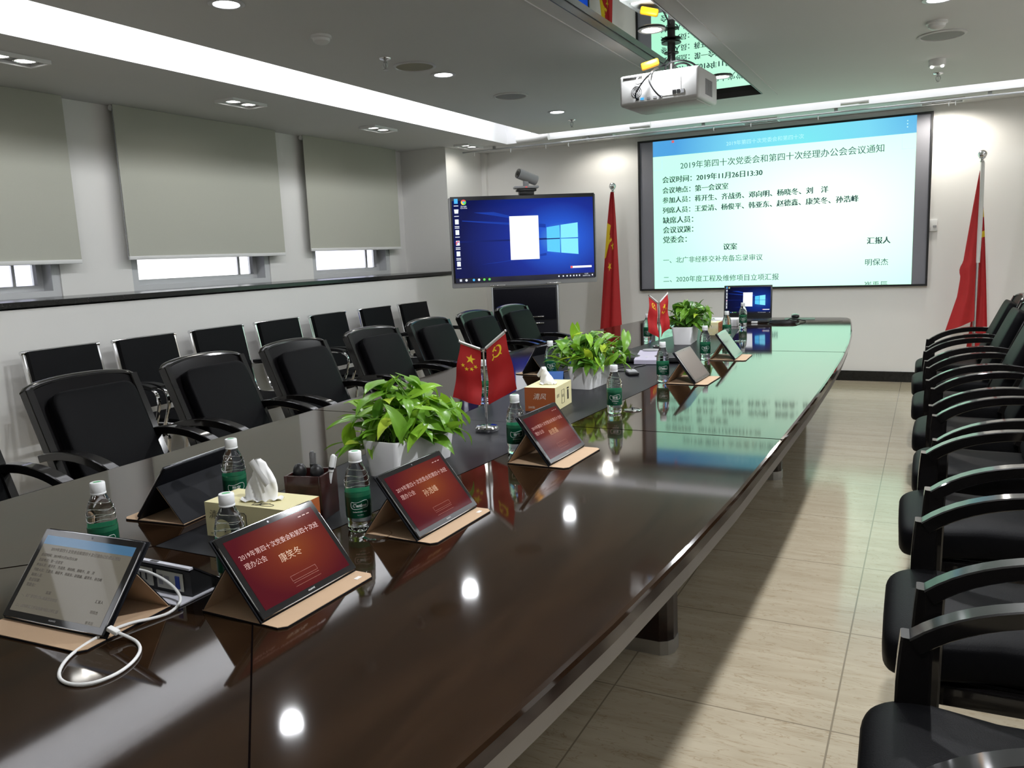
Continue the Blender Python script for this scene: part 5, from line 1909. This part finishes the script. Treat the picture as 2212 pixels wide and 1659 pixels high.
s1 = [([(0.0, 0.215), (0.44, 0.235), (0.34, 0.30), (0.55, 0.34), (0.30, 0.37), (0.10, 0.46), (0.0, 0.47)], 3),
      ([(p[0], p[1]) for p in star(0.62, 0.385, 0.040, 0.5, 3.9)], 2), (star(0.40, 0.53, 0.036, 0.2, 3.4), 2)]
floor_flag('red flag with yellow stars standing between the display and the projection screen', -2.995, 8.30, 2.045, [(drape1, 28, 50, s1)], None)


def drape2a(u, v):
    z = 1.93 - 1.30 * v - 0.10 * (1 - u) * max(0, v - 0.8) * 5
    wl = -0.015 - 0.155 * v ** 0.95 - (0.06 * max(0, v - 0.82) / 0.18)
    if 0.60 < v < 0.70:
        wl -= 0.018 * math.sin((v - 0.60) / 0.10 * PI)
    x = wl + (-0.004 - wl) * u
    d = -0.010 - 0.045 * v * math.sin(PI * u) - 0.012 * math.sin(10 * u + 3 * v) * v
    return Vector((x, d, z))


def drape2b(u, v):
    z = 1.72 - 1.36 * v
    wl = 0.004 - 0.15 * max(0, v - 0.6)
    wr = 0.016 + 0.098 * v ** 0.8
    x = wl + (wr - wl) * u
    d = 0.028 + 0.03 * v * math.sin(PI * u) + 0.012 * math.sin(9 * u) * v
    return Vector((x, d, z))


floor_flag('red flag with white sleeve standing against the wall past the projection screen', 0.375, 8.30, 2.066,
           [(drape2a, 20, 46, []), (drape2b, 20, 46, [([(0.35, 0.10), (1.0, 0.085), (1.0, 0.135), (0.35, 0.145)], 2), ([(0.25, 0.232), (1.0, 0.222), (1.0, 0.262), (0.25, 0.270)], 2)])], (1.14, 2.0))

# ------------------------------------------------------------------ white cable, socket box
t = thing('socket_box', 'open black pop-up socket box with silver surround behind the document tablet', 'socket box', (-1.36, 1.03, ZT), 0.0)
M_SILVER = mat('silver_plate', (0.60, 0.60, 0.66), 0.4, 0.1, var=0.03)
b = MB()
b.rbox((0.0, 0.030, 0.0022), (0.250, 0.135, 0.004), M_SILVER, 0.0015)
b.build('surround', t)
b = MB()
hx = 0.118
prof = [(0.0, 0.0045), (0.0, 0.054), (0.008, 0.058), (0.080, 0.0045)]
vs = [(-hx, y_, z_) for y_, z_ in prof] + [(hx, y_, z_) for y_, z_ in prof]
b.add(vs, [(0, 1, 2, 3), (7, 6, 5, 4), (0, 4, 5, 1), (1, 5, 6, 2), (2, 6, 7, 3), (3, 7, 4, 0)], M_BLACKPL)
b.build('housing', t, smooth=False)
b = MB()
b.rbox((0, 0.002, 0.0605), (0.240, 0.010, 0.005), M_SILVER, 0.001)
b.box((0, 0.044, 0.0345), (0.240, 0.094, 0.003), M_BLACKPL, X=T(0, 0.044, 0.0345) @ RX(-0.64) @ T(0, -0.044, -0.0345))
b.box((0.02, 0.001, 0.0632), (0.02, 0.006, 0.001), M_BLACKPL)
b.build('lid', t, smooth=False)
b = MB()
M_CREAM = mat('cream_socket_plate', (0.60, 0.60, 0.52), 0.45, var=0.04)
for x, w_ in ((-0.08, 0.06), (-0.012, 0.05), (0.062, 0.072)):
    b.rbox((x, -0.0015, 0.030), (w_, 0.003, 0.036), M_CREAM, 0.001)
b.rbox((0.085, -0.0038, 0.030), (0.011, 0.003, 0.026), mat('blue_port', (0.02, 0.05, 0.30), 0.4, var=0.05), 0.001)
b.box((0.055, -0.0032, 0.032), (0.014, 0.001, 0.014), M_GREYPL)
b.box((0.038, -0.0032, 0.030), (0.011, 0.001, 0.020), M_GREYPL)
for x in (-0.095, -0.07, -0.02, -0.004):
    b.box((x, -0.0032, 0.030), (0.004, 0.001, 0.014), M_BLACKPL)
b.build('sockets', t, smooth=False)

M_CABLE = mat('white_cable', (0.74, 0.74, 0.73), 0.45, var=0.01)
t = thing('usb_cable', 'white charging cable looped on the table beside the document tablet', 'cable', (-1.2, 0.85, ZT))
b = MB()
cp = [(-1.2365, 0.853, 0.768), (-1.222, 0.856, 0.763), (-1.205, 0.862, 0.7555), (-1.180, 0.858, 0.7535), (-1.150, 0.840, 0.7535), (-1.126, 0.805, 0.7535), (-1.117, 0.765, 0.7535), (-1.130, 0.730, 0.7535), (-1.165, 0.716, 0.7535),
      (-1.205, 0.728, 0.7535), (-1.243, 0.768, 0.7535), (-1.262, 0.815, 0.7535), (-1.258, 0.858, 0.7585), (-1.250, 0.900, 0.7585), (-1.233, 0.935, 0.7545), (-1.225, 0.965, 0.7535), (-1.235, 1.000, 0.760), (-1.262, 1.012, 0.775),
      (-1.300, 1.012, 0.792), (-1.345, 1.012, 0.800), (-1.385, 1.014, 0.796), (-1.412, 1.020, 0.786), (-1.425, 1.024, 0.780)]
b.tube([Vector(p) - Vector((-1.2, 0.85, ZT)) for p in cp], 0.0028, M_CABLE, 10, smooth=2)
b.build('cord', t)
b = MB()
b.rbox((0, 0, 0), (0.022, 0.011, 0.008), M_CABLE, 0.002, X=T(-0.032, 0.0015, 0.0185) @ RZ(0.15) @ RY(0.35))
b.build('plug', t)

# ------------------------------------------------------------------ speakerphone, laptop, mouse and the rest
M_LILAC = mat('lilac_silver_plastic', (0.50, 0.47, 0.58), 0.35, 0.2, var=0.02)
t = thing('speakerphone', 'black speakerphone with a lilac silver wedge between the planters', 'speakerphone', (-1.38, 4.30, ZT + 0.0035), 0.12)
b = MB()
for s in (-1, 1):
    b.superbox((s * 0.12, 0.10, 0.02), (0.20, 0.17, 0.045), M_BLACKPL, 0.6, 28, 10)
b.build('body', t)
b = MB()
prof = [(-0.02, 0.0), (-0.02, 0.022), (-0.01, 0.026), (0.16, 0.055), (0.20, 0.050), (0.21, 0.0)]
hx = 0.062
vs = [(-hx, y_, z_) for y_, z_ in prof] + [(hx, y_, z_) for y_, z_ in prof]
k = len(prof)
b.add(vs, [list(range(k)), list(range(k, 2 * k))[::-1]] + [(i, i + k, (i + 1) % k + k, (i + 1) % k) for i in range(k)], M_LILAC)
b.build('wedge', t, smooth=False)
b = MB()
b.tube([Vector((0.009 * math.cos(q * PI / 8), 0.035 + 0.009 * math.sin(q * PI / 8), 0.0345 + 0.0015 * math.sin(q * PI / 8))) for q in range(16)], 0.001, M_WHITEPL, 5, closed=True)
b.superbox((0, 0.17, 0.055), (0.10, 0.07, 0.012), M_GREYPL, 0.7, 20, 8)
b.build('button', t)

t = thing('black_cable', 'thin black cable curling between speakerphone and middle planter', 'cable', (-1.4, 4.1, ZT))
b = MB()
b.tube([(0.035, 0.15, 0.004), (0.0, 0.04, 0.004), (0.03, -0.05, 0.004), (-0.03, -0.12, 0.004), (-0.12, -0.05, 0.004), (-0.14, 0.08, 0.004), (-0.05, 0.10, 0.004), (-0.06, 0.02, 0.004), (-0.13, 0.0, 0.004)], 0.003, M_BLACKPL, 8, smooth=2)
b.build('cord', t)
t = thing('remote_control', 'small flat black remote lying by the middle planter', 'remote', (-1.335, 3.93, ZT + 0.001), 0.5)
MB().rbox((0, 0, 0.009), (0.055, 0.12, 0.016), M_BLACKPL, 0.005).build('body', t)
MB().rbox((0, 0.01, 0.0175), (0.045, 0.09, 0.003), M_GREYPL, 0.001).build('top_face', t)
M_BLUECARD = mat('bright_blue_card', (0.02, 0.16, 0.62), 0.45, var=0.04)
M_BLUECARD2 = mat('blue_card_edge', (0.05, 0.30, 0.80), 0.45, var=0.04)
t = thing('name_card', 'bright blue folded card beside the middle planter', 'card', (-1.655, 3.68, ZT + 0.001), 0.3)
b = MB()
for s in (-1, 1):
    b.box((0, s * 0.016, 0.020), (0.09, 0.002, 0.05), M_BLUECARD, X=T(0, s * 0.016, 0.020) @ RX(s * 0.55) @ T(0, -s * 0.016, -0.020))
b.build('card', t, smooth=False)

t = thing('laptop', 'open black laptop at the far end of the table with a blue desktop', 'laptop', (-1.355, 7.02, ZT + 0.001), 0.03)
LW, LD, LH = 0.395, 0.255, 0.275
b = MB()
b.rbox((0, -LD / 2, 0.011), (LW, LD, 0.020), M_BLACKPL, 0.004)
b.build('base', t)
b = MB()
b.box((0, -0.10, 0.0215), (LW - 0.05, 0.11, 0.001), M_DARK)
for r_ in range(5):
    for k_ in range(14):
        b.box((-0.158 + 0.0243 * k_, -0.145 + 0.021 * r_, 0.0225), (0.020, 0.017, 0.002), M_BLACKPL)
b.build('keyboard', t, smooth=False)
b = MB()
LX = T(0, -0.004, 0.018) @ RX(-0.12)
b.rbox((0, 0, LH / 2), (LW, 0.008, LH), M_BLACKPL, 0.003, X=LX)
lid = b.build('lid', t)
M_WALLP2 = screen_mat('laptop_desktop_picture', [(0.0, (0.04, 0.20, 0.60)), (0.25, (0.010, 0.045, 0.36)), (0.55, (0.004, 0.010, 0.10)), (1.0, (0.003, 0.004, 0.035))],
                      (0.10, 0, 0.14), (3.6, 0, 4.6), 0.55, 0.06)
b = MB()
desktop(b, -0.185, 0.185, 0.04, 0.26, -0.0046, M_WALLP2)
so = b.build('screen', lid, smooth=False)
so.matrix_local = LX
t = thing('computer_mouse', 'black computer mouse on a thin pad by the far table end', 'mouse', (-0.985, 7.13, ZT + 0.001), 0.2)
MB().superbox((0, 0, 0.022), (0.066, 0.112, 0.040), M_GLOSSBLK, 0.75, 24, 12).build('shell', t)
MB().cyl((-0.004, 0.03, 0.0395), (0.004, 0.03, 0.0395), 0.007, M_GREYPL, 12).build('wheel', t)
t = thing('mouse_pad', 'thin black mouse pad at the far table end', 'mouse pad', (-0.95, 7.13, ZT + 0.0008), 0.1)
t.location.z = ZT
MB().rbox((0, 0, 0.0012), (0.24, 0.20, 0.0020), M_BLACKPL, 0.0006).build('pad', t)
bpy.data.objects['computer_mouse'].location.z = ZT + 0.0024
t = thing('coiled_cable', 'coiled black display cable with a white plug in front of the mouse', 'cable', (-1.03, 6.74, ZT))
b = MB()
for q in range(3):
    b.tube([(0.10 * math.cos(a * PI / 8) + 0.004 * q, 0.055 * math.sin(a * PI / 8) + 0.006 * q, 0.005 + 0.007 * q) for a in range(16)], 0.004, M_BLACKPL, 8, closed=True)
b.tube([(-0.10, 0.0, 0.014), (-0.15, -0.01, 0.010), (-0.20, 0.0, 0.006)], 0.004, M_BLACKPL, 8, smooth=1)
b.tube([(0.03, 0.05, 0.020), (0.06, 0.09, 0.035), (0.12, 0.11, 0.02), (0.16, 0.14, 0.005)], 0.004, M_BLACKPL, 8, smooth=2)
b.build('cord', t)
MB().rbox((-0.215, 0.0, 0.008), (0.05, 0.018, 0.014), M_WHITEPL, 0.003).build('plug', t)
t = thing('paper_stack', 'bright white stack of paper in front of the laptop', 'paper', (-1.47, 6.56, ZT + 0.001), 0.0)
M_PAPER = mat('white_paper', (0.85, 0.85, 0.88), 0.7, var=0.01)
MB().rbox((0, 0, 0.027), (0.28, 0.20, 0.053), M_PAPER, 0.001).build('sheets', t)
